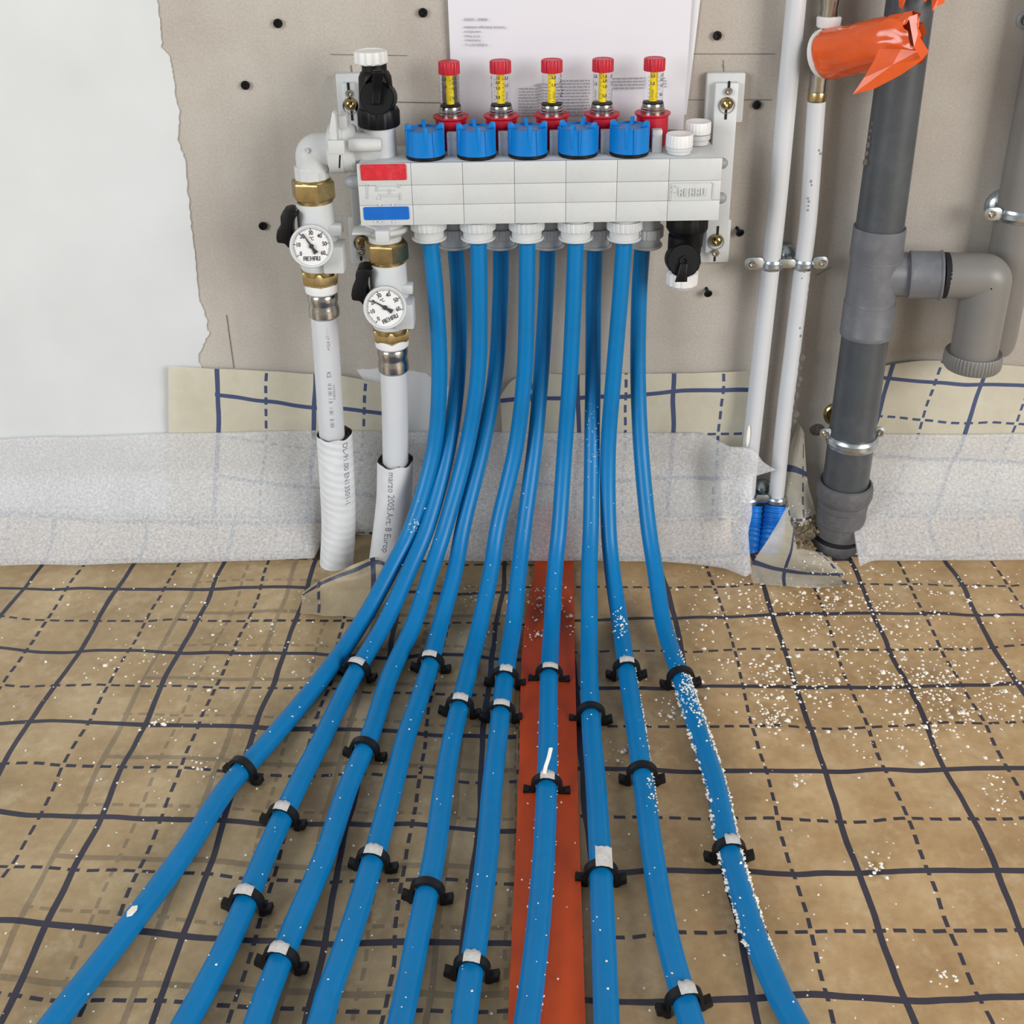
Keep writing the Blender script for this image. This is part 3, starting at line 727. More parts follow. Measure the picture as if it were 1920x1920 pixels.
# --- left inlet: clamp collar, elbow
yi = 0.985
ci = at(646, 278, yi); r = 46*pxm(ci)
mb = MB().lathe([(r*.8, -.014), (r, -.0125), (r, .0), (r*.97, .0005), (r*.97, .0085), (r*.9, .0105), (r*.7, .011)], ci, (1, 0, 0), 40)
mb.lathe([(r*.66, .0), (r*.66, .03), (.1*r, .03)], ci, (1, 0, 0), 32)
el = part('inlet_collar', mb, 'mani', man)
mb = MB(); q = at(636, 243, .957); mb.prism([(-.006, -.014), (-.0005, -.014), (-.0005, .016), (-.003, .018), (-.007, .002)], q, (1, 0, 0), (0, 0, 1), .012, .0008)
mb.box(at(645, 226, .965), (.007, .02, .012), bev=.001); mb.box(at(631, 275, .944), (.014, .006, .012), bev=.001)
part('latch', mb, 'mani', el)
part('slot', MB().box(at(637, 303, .9415), (.0012, .003, .011), Matrix.Rotation(.12, 3, 'Y')), 'slot', el, label='narrow dark slot')
a_, b_ = at(655, 272, .958), at(716, 272, .958); rr = 13*pxm(a_)
mb = MB().lathe([(rr, 0), (rr, (b_-a_).length-.002), (rr*.85, (b_-a_).length), (rr*.1, (b_-a_).length)], a_, (1, 0, 0), 24); part('side_stub', mb, 'mani', el)
c0 = at(622, 280, yi); c1 = at(584, 281, yi); c2 = at(584.5, 318, yi); rr = 31*pxm(c1)
pth = [c0, c0.lerp(c1, .45)]; ccen = V3((c1.x + .006, yi, c1.z - .006))
for k in range(9):
    a = math.pi/2 + k/8*math.pi/2; pth.append(ccen + V3((math.cos(a), 0, math.sin(a)))*.006)
pth += [V3((c1.x, yi, c2.z))]
mb = MB().tube(pth, rr, 32); mb.lathe([(.0026, 0), (.0024, .0012), (.0014, .0012), (.001, .0006)], at(575, 282, yi-rr-.0002) , (0, -1, 0), 12)
elb = part('elbow', mb, 'mani', man)
mb = MB(); vlathe(mb, 586, 340, yi, [(28, 345), (32.5, 342), (32.5, 322), (30, 318)], segs=12); part('hex_collar', mb, 'mani', elb, ang=20)

# ------------------------------------------------------------------ wall brackets
def bracket(label, pads, rail, screws, slots):
    P0 = at(*pads[0][0], WALL)
    t = thing('wall_bracket', label, 'bracket', V3((P0.x, WALL, P0.z)))
    for (a, b) in pads:
        A, B = at(*a, WALL-.008), at(*b, WALL-.008)
        part('pad', MB().box(((A.x+B.x)/2, WALL-.0045, (A.z+B.z)/2), (abs(B.x-A.x), .009, abs(A.z-B.z)), bev=.002), 'mani', t)
    A, B = at(*rail[0], WALL-.016), at(*rail[1], WALL-.016)
    part('rail', MB().box(((A.x+B.x)/2, WALL-.012, (A.z+B.z)/2), (abs(B.x-A.x), .009, abs(A.z-B.z)), bev=.0015), 'grey', t)
    for (x, y, dy) in slots:
        A, B = at(x, y, WALL-.0168), at(x, y+dy, WALL-.0168)
        part('slot', MB().box(((A.x+B.x)/2, WALL-.0166, (A.z+B.z)/2), (.0022, .0008, A.z-B.z)), 'slot', t, smooth=False, label='black slot')
    for (x, y, r, g) in screws:
        c = at(x, y, WALL-.0175); rr = r*pxm(c)
        mb = MB()
        if g:
            mb.lathe([(rr*1.35, 0), (rr*1.35, .0006), (rr*1.2, .0008), (rr*1.15, 0)], c + V3((0, .0012, -.002)), (0, -1, 0), 20); part('recess_rim', mb, 'greyd', t)
            mb = MB().lathe([(rr, -.001), (rr, .001), (rr*.9, .003), (rr*.65, .0048), (rr*.35, .0056), (rr*.3, .0048), (rr*.02, .0042)], c, (0, -1, 0), 24, mod=lambda a, i: (1 + .5*abs(math.cos(2*a))**6) if i in (4, 5) else 1)
        else:
            mb.lathe([(rr, 0), (rr, .0018), (rr*.85, .0025), (rr*.4, .0026), (rr*.3, .0014), (rr*.02, .0013)], c, (0, -1, 0), 16, mod=lambda a, i: (1 + .4*abs(math.cos(2*a))**6) if i in (3, 4) else 1)
        part('screw', mb, 'gold' if g else 'chrome', t, label='brassy dome-headed screw' if g else 'small bright screw')
bracket('pale grey wall bracket at the right end of the manifold', [((1326, 137), (1392, 230)), ((1316, 412), (1366, 492))], ((1342, 156), (1363, 474)),
        [(1363, 194, 12, 1), (1366, 171, 7, 0), (1343, 450, 12, 1), (1341, 474, 7, 0)], [(1367, 152, 14), (1361, 206, 18), (1346, 424, 16), (1340, 480, 10)])
bracket('pale grey wall bracket at the left end of the manifold, behind the black drain valve', [((628, 138), (700, 232)), ((652, 408), (720, 494))], ((640, 156), (690, 486)),
        [(657, 195, 12, 1), (655, 175, 7, 0), (678, 453, 12, 1), (677, 473, 7, 0)], [(653, 155, 14), (660, 208, 18), (681, 430, 10), (677, 480, 9)])

# ------------------------------------------------------------------ shut-off valves with dial thermometers
def hexrows(mb, x, y, Y, r, y0, y1, ph=0.3):
    vlathe(mb, x, y, Y, [(r*.86, y0+1), (r*.98, y0-2), (r, y0-5), (r, y1+5), (r*.97, y1+2), (r*.86, y1)], segs=6, phase=ph)
def dialfn(c, ux, uy): return lambda x, y: c + ux*x + uy*y
def shutoff(label, X, yt, ynut, yneck, dial, block, lug, botn, handle, rot, need, first):
    Y = yi
    base = at(X(botn[1]), botn[1], Y)
    t = thing('shut_off_valve', label, 'valve', base)
    mb = MB(); hexrows(mb, X(ynut[1]), ynut[1], Y, 42, ynut[1]-4, ynut[0]+2, ph=.35); part('union_nut', mb, 'brass', t, label='brass hexagonal nut', ang=20)
    mb = MB(); vlathe(mb, X(ynut[1]), ynut[1], Y, [(32, ynut[1]+8), (33, ynut[1]+4), (33, ynut[1]-10)], segs=32); vlathe(mb, X(ynut[0]), ynut[0], Y, [(33, ynut[0]+8), (34, ynut[0]+1), (31, ynut[0]-3)], segs=32)
    part('union_ring', mb, 'brass', t, label='round brass ring of the nut')
    mb = MB(); c = at(X(dial[1]), dial[1]-6, Y)
    vlathe(mb, X(yneck), yneck, Y, [(35, yneck+60), (35, yneck+22), (35, yneck-14)], segs=36)
    m = pxm(c); mb.ball(c, 40*m, 28, 16, (1, .95, 1.1))
    vlathe(mb, X(botn[0]), botn[0], Y, [(33, botn[0]+4), (36, botn[0]-4), (36, botn[0]-40)], segs=36)
    part('valve_body', mb, 'grey', t)
    A, B = at(*block[0], Y-.022), at(*block[1], Y-.022)
    part('side_block', MB().box(((A.x+B.x)/2, Y-.012, (A.z+B.z)/2), (B.x-A.x, .026, A.z-B.z), bev=.002), 'grey', t)
    A, B = at(*lug[0], Y-.012), at(*lug[1], Y-.012)
    part('lug', MB().box(((A.x+B.x)/2 - .004, Y-.005, (A.z+B.z)/2), (B.x-A.x + .008, .014, A.z-B.z), bev=.001), 'grey', t)
    # dial thermometer
    cf = at(dial[0], dial[1], Y-.036); nrm = (EYE - cf).normalized(); nrm = (nrm + V3((0, -.25, -.0))).normalized()
    ux = (V3((1, 0, 0)) - nrm*nrm.x).normalized(); uy = nrm.cross(ux); 
    if uy.z < 0: uy = -uy
    m = pxm(cf); R = 41*m
    mb = MB().lathe([(R*.75, -.03), (R*.98, -.010), (R, -.009), (R*1.0, -.002), (R*.97, 0), (R*.90, 0), (R*.88, -.002), (R*.88, -.0032)], cf, nrm, 48, ref=uy)
    dl = part('dial_thermometer', mb, 'grey', t, label='round dial thermometer from 0 to 60 degrees')
    fc = cf - nrm*.0026
    part('dial_face', MB().lathe([(R*.885, 0), (R*.885, .0004), (R*.02, .0004)], fc, nrm, 40, ref=uy), 'white', dl, label='white printed dial face', smooth=False)
    fo = fc + nrm*.0007
    cr_, sr_ = math.cos(rot), math.sin(rot); uxr = ux*cr_ + uy*sr_; uyr = uy*cr_ - ux*sr_
    fn = dialfn(fo, uxr, uyr); mb = MB()
    for k, tx in enumerate(('0', '10', '20', '30', '40', '50', '60')):
        a = math.radians(214 - k*41); put_text(mb, tx, R*.27, lambda x, y, a=a: fn(x + math.cos(a)*R*.60, y + math.sin(a)*R*.60), bold=.00012, xs=.78)
    put_text(mb, '°C', R*.22, lambda x, y: fn(x + .02*R, y + .34*R), bold=.0001, xs=.8)
    for k in range(61):
        a = math.radians(214 - k*4.1); L = .14 if k % 10 == 0 else (.1 if k % 5 == 0 else .07); w = .016 if k % 10 == 0 else .008
        d = (math.cos(a), math.sin(a)); pp = (-d[1], d[0])
        q = [fn((d[0]*s + pp[0]*e)*R, (d[1]*s + pp[1]*e)*R) for s, e in ((.84, -w), (.84, w), (.84-L, w), (.84-L, -w))]; mb.add(q, [(0, 1, 2, 3)])
    def bxf(mb, a, b, c, d, f): mb.add([f(a, b - R*.56), f(c, b - R*.56), f(c, d - R*.56), f(a, d - R*.56)], [(0, 1, 2, 3)])
    block_logo(fn, R*.78, R*.2, mb, bxf)
    part('dial_print', mb, 'ink', dl, smooth=False, label='black numerals, ticks and lettering')
    mb = MB(); a = math.radians(need); d = ux*math.cos(a) + uy*math.sin(a); pq = uy*math.cos(a) - ux*math.sin(a); f2 = fo + nrm*.0008
    mb.prism([(-.38*R, -.11*R), (-.38*R, .11*R), (-.1*R, .05*R), (.7*R, .012*R), (.7*R, -.012*R), (-.1*R, -.05*R)], f2, d, pq, .0006)
    mb.lathe([(R*.11, 0), (R*.11, .0012), (R*.02, .0014)], f2, nrm, 16)
    part('needle', mb, 'ink', dl, smooth=False, label='dark pointer')
    # lever
    mb = MB(); hp = handle
    def poly(pts, y0, th):
        Q = [at(x, y, y0) for x, y in pts]; mb.prism([(q.x, q.z) for q in Q], (0, y0 + th, 0), (1, 0, 0), (0, 0, 1), th, .0015)
    dx, dy = hp
    poly([(525+dx, 408+dy), (528+dx, 399+dy), (540+dx, 396+dy), (556+dx, 399+dy), (555+dx, 408+dy), (546+dx, 420+dy), (545+dx, 440+dy), (552+dx, 462+dy), (540+dx, 466+dy), (534+dx, 458+dy), (519+dx, 456+dy), (517+dx, 446+dy), (519+dx, 432+dy), (526+dx, 424+dy)], Y-.022, .022)
    part('lever', mb, 'black', t, label='black lever handle')
    mb = MB(); A = at(549+dx, 394+dy, Y-.01)
    mb.box(A, (.009, .012, .003), bev=.0005); mb.box(A + V3((-.004, 0, -.002)), (.002, .012, .005), bev=.0005); part('lever_stop', mb, 'grey', t)
    # lower union
    mb = MB(); hexrows(mb, X(botn[1]), botn[1], Y, 37, botn[1]+1, botn[0]+4, ph=.1); part('lower_nut', mb, 'brass', t, label='lower brass hexagonal nut', ang=20)
    mb = MB(); vlathe(mb, X(botn[0]), botn[0], Y, [(34, botn[0]+12), (35, botn[0]+7), (35, botn[0]+3), (33, botn[0]+1)], segs=32); part('lower_ring', mb, 'brass', t)
    return t
X1f = lambda y: 583.5 + (y - 300)*.083
X2f = lambda y: 726 + (y - 480)*.0575
shutoff('upper shut-off valve with dial thermometer and black lever, hanging from the grey elbow', X1f, 340, (345, 387), 402, (584, 462), ((603, 462), (647, 512)), ((618, 423), (641, 443)), (511, 540), (0, 0), 0.0, 122, True)
shutoff('lower shut-off valve with tilted dial thermometer, under the blue label of the manifold', X2f, 455, (462, 503), 517, (722, 577), ((738, 570), (777, 616)), ((752, 536), (774, 552)), (621, 647), (141, 108), 0.42, 149, False)
mb = MB(); vlathe(mb, 722, 440, yi, [(30, 466), (32, 452), (30, 450), (44, 446), (47, 443), (47, 436), (40, 432), (40, 426), (44, 422), (44, 418)], segs=36)
part('outlet_collar', mb, 'mani', man); A = at(718, 441, .94)
mb = MB().box(A, (.012, .012, .011), bev=.0008); mb.box(at(680, 432, .965), (.017, .02, .0022), bev=.0004); part('outlet_clip', mb, 'mani', man)

# ------------------------------------------------------------------ insulated riser pipes on the left
def surf_text(mb, txt, size, path, r, s0, side, flip=1):
    # lettering laid on a tube, reading downwards; side = angle round the tube from the front
    L = [0.0]
    for i in range(1, len(path)): L.append(L[-1] + (path[i]-path[i-1]).length)
    def fn(x, y):
        s = max(0, min(L[-1]-1e-6, s0 + x)); i = 0
        while i < len(L)-2 and L[i+1] < s: i += 1
        c = path[i].lerp(path[i+1], (s-L[i])/(L[i+1]-L[i])); a = side + y/r
        return c + V3((math.sin(a), -math.cos(a), 0))*r
    put_text(mb, txt, size, fn, align='LEFT')
def riser(label, px, ytop, slv, sl_path, txt1, txt2, smat, Yb):
    P = [at(*p, yi) for p in px]; m = pxm(P[0]); r = 25.5*m
    t = thing('insulated_pipe', label, 'pipe', V3((P[-1].x, yi, 0)), 'insulated white riser pipes')
    path = spline(P, 6)
    pp = part('pipe', MB().tube(path, r, 24), 'wpipe', t)
    mb = MB(); x, y = px[0]
    vlathe(mb, x, y, yi, [(26, y+50), (28.6, y+48), (28.8, y+38), (28, y+32), (26.6, y+27), (26.6, y+25), (28.2, y+20), (28.8, y+14), (28.2, y+9), (26.8, y+6), (28.4, y+2), (28, y)], segs=36); part('press_sleeve', mb, 'chrome', t, label='bright metal press sleeve')
    mb = MB(); vlathe(mb, x, y, yi, [(27, y+5), (31, y+3), (31.5, y-6), (30, y-12)], segs=32); part('plastic_ring', mb, 'white', t, label='translucent white plastic ring')
    # sleeve with ragged cut end
    SP = spline([at(a, b, c) for a, b, c in sl_path], 8); rs = 35.5*m; mb = MB()
    n = len(SP); segs = 40; b = 0
    for i, p in enumerate(SP):
        for k in range(segs):
            a = 2*math.pi*k/segs; z = p.z
            rag = (.0018*noise.noise(V3((math.cos(a)*3, math.sin(a)*3, rs*900))) + .0006*math.sin(a*5)) if i == 0 else 0
            mb.v.append(V3((p.x + math.sin(a)*rs, p.y - math.cos(a)*rs, z + rag)))
    for i in range(n-1):
        for k in range(segs): mb.f.append((i*segs+k, i*segs+(k+1) % segs, (i+1)*segs+(k+1) % segs, (i+1)*segs+k))
    sv = part('insulation_sleeve', mb, smat, t, label='thick white insulation sleeve')
    c = SP[0]; mb = MB()
    rows = []
    for rr_ in (rs*.985, rs*.9, r*1.02, r*1.0):
        for k in range(segs):
            a = 2*math.pi*k/segs; rag = (.0018*noise.noise(V3((math.cos(a)*3, math.sin(a)*3, rs*900))) + .0006*math.sin(a*5)) - .001 - (.002 if rr_ < rs*.95 else 0) + .0012*random.uniform(-1, 1)
            mb.v.append(V3((c.x + math.sin(a)*rr_, c.y - math.cos(a)*rr_, c.z + rag)))
    for i in range(3):
        for k in range(segs): mb.f.append((i*segs+k, i*segs+(k+1) % segs, (i+1)*segs+(k+1) % segs, (i+1)*segs+k))
    part('sleeve_foam', mb, 'foamdark', sv, label='dark grey foam at the cut end')
    mb = MB(); surf_text(mb, txt2[0], txt2[1], SP, rs*1.012, txt2[2], txt2[3]); part('sleeve_print', mb, 'inkgrey', sv, smooth=False, label='grey printed lettering')
    if txt1:
        mb = MB()
        for tx, sz, s0, sd in txt1: surf_text(mb, tx, sz, path, r*1.012, s0, sd)
        # bar code
        L = 0
        for k in range(36):
            s = .088 + k*.0014
            if random.random() < .6:
                c = path[0].lerp(path[-1], s/(path[-1]-path[0]).length); w = random.choice((.0005, .0009))
                q = []
                for da, dz in ((.10, 0), (.36, 0), (.36, -w), (.10, -w)): q.append(c + V3((math.sin(da)*r*1.012, -math.cos(da)*r*1.012, dz)))
                mb.add(q, [(0, 1, 2, 3)])
        part('pipe_print', mb, 'inkgrey', pp, smooth=False, label='grey printed marks and bar code')
    return t
riser('white riser pipe with wrinkled insulation sleeve under the upper thermometer valve', [(605, 553), (611, 640), (620, 780), (626, 860)], 0, 0,
      [(627, 812, .985), (632, 900, .985), (635, 980, .985), (631, 1060, .982), (628, 1120, .978)], [('- - - LY 4TS-4', .004, .03, .32), ('KS', .006, .075, .22), ('41019226816', .003, .09, .55)], ('DL-91.00 EN13501-1', .0085, .004, .74), 'sleeve', .98)
riser('white riser pipe with smooth insulation sleeve under the lower thermometer valve', [(736, 656), (739, 720), (741, 800), (742, 900)], 0, 0,
      [(741, 862, .985), (739, 930, .985), (731, 1000, .983), (721, 1070, .980), (712, 1120, .976)], None, ('marzo 2005.Art. 8 Europ', .0095, .004, -.12), 'sleeve2', .98)

# ------------------------------------------------------------------ ten blue heating pipes
PIPES = [
 [(807.4,462),(817.5,560),(823.8,700),(814,840),(775,980),(732,1070),(676,1170),(605,1270),(513.5,1380),(424,1480),(345,1600),(240,1740),(146,1860),(107,1910)],
 [(854.3,474),(860.2,560),(858.5,700),(840.4,840),(804,980),(767,1070),(721,1170),(661.5,1270),(606.5,1380),(555,1480),(499,1600),(441,1740),(381,1860),(350,1915)],
 [(897.3,462),(898.8,560),(896.4,700),(875,840),(837.5,980),(808.7,1070),(775.5,1170),(730,1270),(694,1380),(651,1480),(610.5,1600),(551,1740),(502.5,1860),(483,1915)],
 [(939.6,474),(937.9,560),(929,700),(904,840),(870,980),(853,1070),(826,1170),(800,1270),(762,1380),(735.6,1480),(703,1600),(660,1740),(617.5,1860),(602,1915)],
 [(988.6,462),(987.7,560),(983.6,700),(966.7,840),(935,980),(920.6,1070),(900,1170),(875.5,1270),(848.8,1380),(831,1480),(815,1600),(786.8,1740),(763,1860),(751,1915)],
 [(1027,474),(1023.6,560),(1014.8,700),(1002.3,840),(983.7,980),(973,1070),(962.5,1170),(946.8,1270),(934,1380),(922.5,1480),(913.7,1600),(895.5,1740),(877.5,1860),(870,1915)],
 [(1079.3,462),(1075.8,560),(1069,700),(1059,840),(1049.5,980),(1040.6,1070),(1035,1170),(1029.4,1270),(1027.7,1380),(1025,1480),(1020,1600),(1009,1740),(995.5,1860),(988,1915)],
 [(1115.3,474),(1113.1,560),(1112,700),(1110,840),(1108,980),(1104.8,1070),(1105,1170),(1105,1270),(1110,1380),(1118,1480),(1125,1600),(1131,1740),(1135.5,1860),(1137.5,1915)],
 [(1170.3,462),(1162.7,560),(1151,700),(1140.5,840),(1141,980),(1148.3,1070),(1162.7,1170),(1177,1270),(1194,1380),(1208,1480),(1223.7,1600),(1247.5,1740),(1278.7,1860),(1295,1915)],
 [(1203.9,474),(1198.3,560),(1196.5,700),(1202,840),(1215,980),(1228.6,1070),(1244.3,1170),(1276,1270),(1312,1380),(1344,1480),(1368.7,1600),(1410,1740),(1459,1860),(1488,1915)]]
YT = [0.82, 0.80, 0.80, 0.82, 0.82, 0.82, 0.84, 0.80, 0.85, 0.82]
ZP = 0.0118
def prof(Yr, Yt, b=0.21):
    zc = ZP + b; C = [(Yr, 0.6), (Yr, zc)]
    for k in range(1, 41):
        a = k/40*math.pi/2; C.append((Yt + (Yr-Yt)*math.cos(a), zc - b*math.sin(a)))
    C.append((-0.5, ZP)); return C
def hit(px, py, C):
    r = ray(px, py)
    for (y0, z0), (y1, z1) in zip(C, C[1:]):
        # (0,H)+t*(ry,rz) meets segment
        dy, dz = y1-y0, z1-z0; den = r.y*(-dz) + r.z*dy
        if abs(den) < 1e-9: continue
        t = (y0*(-dz) - (H-z0)*(-dy)*(-1)*(-1))/den if False else None
        a = y0*dz - (z0 - H)*dy; t = a/(r.y*dz - r.z*dy) if abs(r.y*dz - r.z*dy) > 1e-9 else None
        if t is None or t <= 0: continue
        P = EYE + r*t
        s = ((P.y-y0)*dy + (P.z-z0)*dz)/(dy*dy+dz*dz)
        if -1e-6 <= s <= 1+1e-6: return P
    return at(px, py, C[0][0])
ORD = ['leftmost', 'second', 'third', 'fourth', 'fifth', 'sixth', 'seventh', 'eighth', 'ninth', 'rightmost']
PL = ['leftmost blue heating pipe, sweeping to the lower left corner', 'second blue heating pipe from the left, held by three clips', 'third blue heating pipe from the left',
      'fourth blue heating pipe from the left', 'fifth blue heating pipe from the left', 'sixth blue heating pipe from the left, just left of the orange tape',
      'seventh blue heating pipe from the left, running along the orange tape', 'eighth blue heating pipe from the left, just right of the orange tape',
      'ninth blue heating pipe from the left, dotted with white crumbs', 'rightmost blue heating pipe, crusted with white crumbs']
PATHS = []
for k, P in enumerate(PIPES):
    Yr = YA if k % 2 == 0 else YB
    C = prof(Yr, YT[k], 0.20 if k % 2 == 0 else 0.285); Q = [hit(x, y, C) for x, y in P]
    d = (Q[-1]-Q[-2]).normalized(); Q.append(Q[-1] + d*.12); Q.append(Q[-1] + d*.25)
    Q[0] = V3((Q[0].x, Q[0].y, Q[0].z + .004))
    path = spline(Q, 9); n = len(path)
    rad = [0.0077 + 0.0009*min(1, i/(n*.7)) for i in range(n)]
    PATHS.append((path, rad))
    single('heating_pipe', MB().tube(path, rad, 20), 'pipe', PL[k], 'pipe', 'blue heating pipes', loc=Q[0])

# ------------------------------------------------------------------ black pipe clips
def clip_meshes():
    r0, r1, w = .0098, .0128, .0058
    mb = MB(); n = 18; A0 = math.radians(-12); A1 = math.radians(192)
    ring = []
    for i in range(n+1):
        a = A0 + (A1-A0)*i/n
        for rr, x in ((r0, -w/2), (r1, -w/2), (r1, w/2), (r0, w/2)): mb.v.append(V3((math.cos(a)*rr, x, math.sin(a)*rr)))
    for i in range(n):
        for q in range(4): mb.f.append((i*4+q, i*4+(q+1) % 4, i*4+4+(q+1) % 4, i*4+4+q))
    mb.f.append((0, 1, 2, 3)); mb.f.append(tuple(n*4+q for q in range(4)))
    arch = mb.mesh('arch', 'clip', ang=30)
    feet = []
    for s in (-1, 1):
        mb = MB(); P = [(.0095, .0006), (.0125, .0006), (.0125, -.0035), (.0185, -.0012), (.0192, -.006), (.0182, -.0072), (.0150, -.0085), (.0120, -.0118), (.0095, -.0118)]
        P = [(s*x, z) for x, z in P]
        if s < 0: P = P[::-1]
        mb.prism(P, (0, w*.55, 0), (1, 0, 0), (0, 0, 1), w*1.1, .0005); feet.append(mb.mesh('foot', 'clip', ang=30))
    return arch, feet
ARCH, FEET = clip_meshes()
def strip_mesh(seed, long_=False):
    random.seed(seed); mb = MB(); n = 8; A0, A1 = math.radians(random.uniform(52, 62)), math.radians(random.uniform(104, 122)); L0, L1 = -.0046, (.0135 if long_ else random.uniform(.0042, .0062))
    def f(a, c):
        an = A0 + (A1-A0)*a; x = L0 + (L1-L0)*c; lift = .0134 + .0004*random.random() - (0.002*max(0, (c-.7)/.3) if not long_ else 0)
        if c > .98: x += random.uniform(-.0008, .0008)
        return (math.cos(an)*lift, x, math.sin(an)*lift)
    mb.grid(f, n, 5); return mb.mesh('paper_strip', 'strip', ang=60)
STR = [strip_mesh(100+i) for i in range(5)]; STRL = strip_mesh(200, True)
CL = [(0, 1440, 0), (1, 1252, 1), (1, 1528, 1), (1, 1686, 1), (2, 1402, 0), (2, 1795, 1), (3, 1240, 1), (3, 1610, 1), (4, 1322, 1), (4, 1668, 0), (5, 1268, 1), (5, 1332, 1), (5, 1812, 1),
      (6, 1262, 1), (6, 1470, 2), (7, 1336, 0), (7, 1634, 3), (8, 1252, 1), (8, 1448, 0), (8, 1872, 1), (9, 1268, 0), (9, 1592, 4)]
from collections import Counter
cnt = Counter(c[0] for c in CL); seen = Counter()
def proj(P):
    d = V3(P) - EYE; z = d.dot(FWD); x = d.dot(rgt)/z*F; y = -d.dot(up)/z*F
    return 960 + x, PY0 + y
for k, yy, st in CL:
    path, rad = PATHS[k]
    best = min(range(1, len(path)-1), key=lambda i: abs(proj(path[i])[1] - (yy + 4)))
    i = best; y0 = proj(path[i])[1]; j = i+1 if y0 < yy+4 else i-1; y1 = proj(path[j])[1]
    P = path[i].lerp(path[j], max(0, min(1, (yy+4-y0)/(y1-y0)))) if y1 != y0 else path[i]
    T = (path[i+1]-path[i-1]).normalized()
    if T.y > 0: T = -T
    seen[k] += 1; nth = seen[k]; tot = cnt[k]
    where = {1: '', 2: (', ', 'nearer the wall', 'farther from wall'), 3: (', ', 'nearest the wall', 'middle of three', 'farthest from wall')}[tot]
    where = '' if tot == 1 else ', ' + where[nth]
    lb = 'black clip %s on the %s blue pipe%s%s' % ({0: 'without paper', 1: 'with grey paper strip', 2: 'with curled shred', 3: 'with tall white tag', 4: 'with torn white tag'}[st], ORD[k], '' if k in (0, 9) else ' from left', where)
    t = thing('pipe_clip', lb, 'clip', P, 'black pipe clips holding the blue pipes')
    yv_ = V3((-T.x, -T.y, -T.z*.6)).normalized()
    if k < 5: yv_ = (yv_ + V3((-.25*(0.6-k*.1)*0, 0, 0))).normalized()
    xv = yv_.cross(V3((0, 0, 1))).normalized(); zv = xv.cross(yv_)
    t.matrix_world = Matrix((xv, yv_, zv)).transposed().to_4x4() @ Matrix.Identity(4); t.location = P
    t.rotation_mode = 'XYZ'; t.rotation_euler = Matrix((xv, yv_, zv)).transposed().to_euler()
    for nm, me in [('arch', ARCH), ('foot', FEET[0]), ('foot', FEET[1])] + ([('paper_strip', STRL if st == 3 else STR[(k+nth) % 5])] if st else []):
        o = bpy.data.objects.new(nm, me); COL.objects.link(o); o.parent = t
        if nm == 'paper_strip': o['label'] = 'torn paper strip stuck on top'
    if st == 2:
        random.seed(5); mb = MB(); sp = spline([(-.002, -.001, .0136), (-.001, .004, .0165), (.0012, .009, .021), (.003, .015, .026)], 5); n = len(sp)-1
        mb.grid(lambda a, c: sp[round(c*n)] + V3(((a-.5)*.0032, 0, .0006*math.sin(a*3))), 3, n)
        o = bpy.data.objects.new('paper_shred', mb.mesh('paper_shred', 'crumb', ang=60)); COL.objects.link(o); o.parent = t; o['label'] = 'curled upright white shred'

# ------------------------------------------------------------------ right-hand white pipes
random.seed(11)
YW = 1.028
def bar(px, Y, rp, name, mat, label, cat, group=None):
    P = spline([at(*p, Y) for p in px], 6); r = rp*pxm(P[len(P)//2]); return P, r
t1 = thing('water_pipe', 'thick plain white pipe running full height beside the right bracket', 'pipe', at(1408, 900, YW), 'white water pipes on the wall')
P, r1 = bar([(1530, -450), (1494, -40), (1492.8, 0), (1474, 200), (1456.5, 390), (1436, 580), (1414.4, 780), (1405, 870), (1400, 930)], YW, 17.6, '', '', '', '')
part('pipe', MB().tube(P, r1, 20), 'wpipe', t1); PW1 = P
part('scrape', MB().ball(at(1403, 818, YW - r1), .006, 8, 6, (.35, .2, 2.2)), 'crumb', t1, label='whitish scrape low on the pipe')
t2 = thing('water_pipe', 'thinner white pipe with peeled edge, below the orange wrapped fitting', 'pipe', at(1456, 925, YW), 'white water pipes on the wall')
P, r2 = bar([(1531, 190), (1516.5, 400), (1505, 500), (1488, 640), (1470.6, 780), (1456, 925), (1452, 955)], YW, 15.4, '', '', '', '')
part('pipe', MB().tube(P, r2, 20), 'wpipe', t2); PW2 = P
mb = MB()
for x, y in ((1536, 282), (1540, 288), (1521, 340), (1522, 347), (1515, 372), (1517, 378), (1516, 386), (1515, 394), (1500, 615), (1502, 630), (1504, 522), (1508, 510)):
    mb.ball(at(x, y, YW - r2*.98), .0009, 6, 4, (1, .4, random.uniform(.8, 2)))
part('print_specks', mb, 'inkgrey', t2, label='grey specks of print and scuffs')
mb = MB()
vlathe(mb, 1531, 190, YW, [(16.6, 192), (17.2, 190), (17.2, 177), (16.6, 175)], segs=24); part('brass_ring', mb, 'brass', t2, label='brass ring')
mb = MB(); vlathe(mb, 1531, 190, YW, [(16.8, 176), (17.6, 172), (16.6, 160), (17.6, 152), (17.6, 140), (15, 136)], segs=24); part('press_sleeve', mb, 'chrome', t2, label='bright press sleeve')
mb = MB(); vlathe(mb, 1556, 20, YW, [(17, 34), (18, 30), (16.8, 16), (18.4, 8), (18.4, -12), (16, -14), (16, -600)], segs=24); part('press_sleeve', mb, 'chrome', t2, label='bright press sleeve above the wrap')
mb = MB(); vlathe(mb, 1556, 20, YW, [(20, 54), (22, 51), (23, 36), (20, 33)], segs=24); part('plastic_ring', mb, 'white', t2, label='translucent white plastic ring')
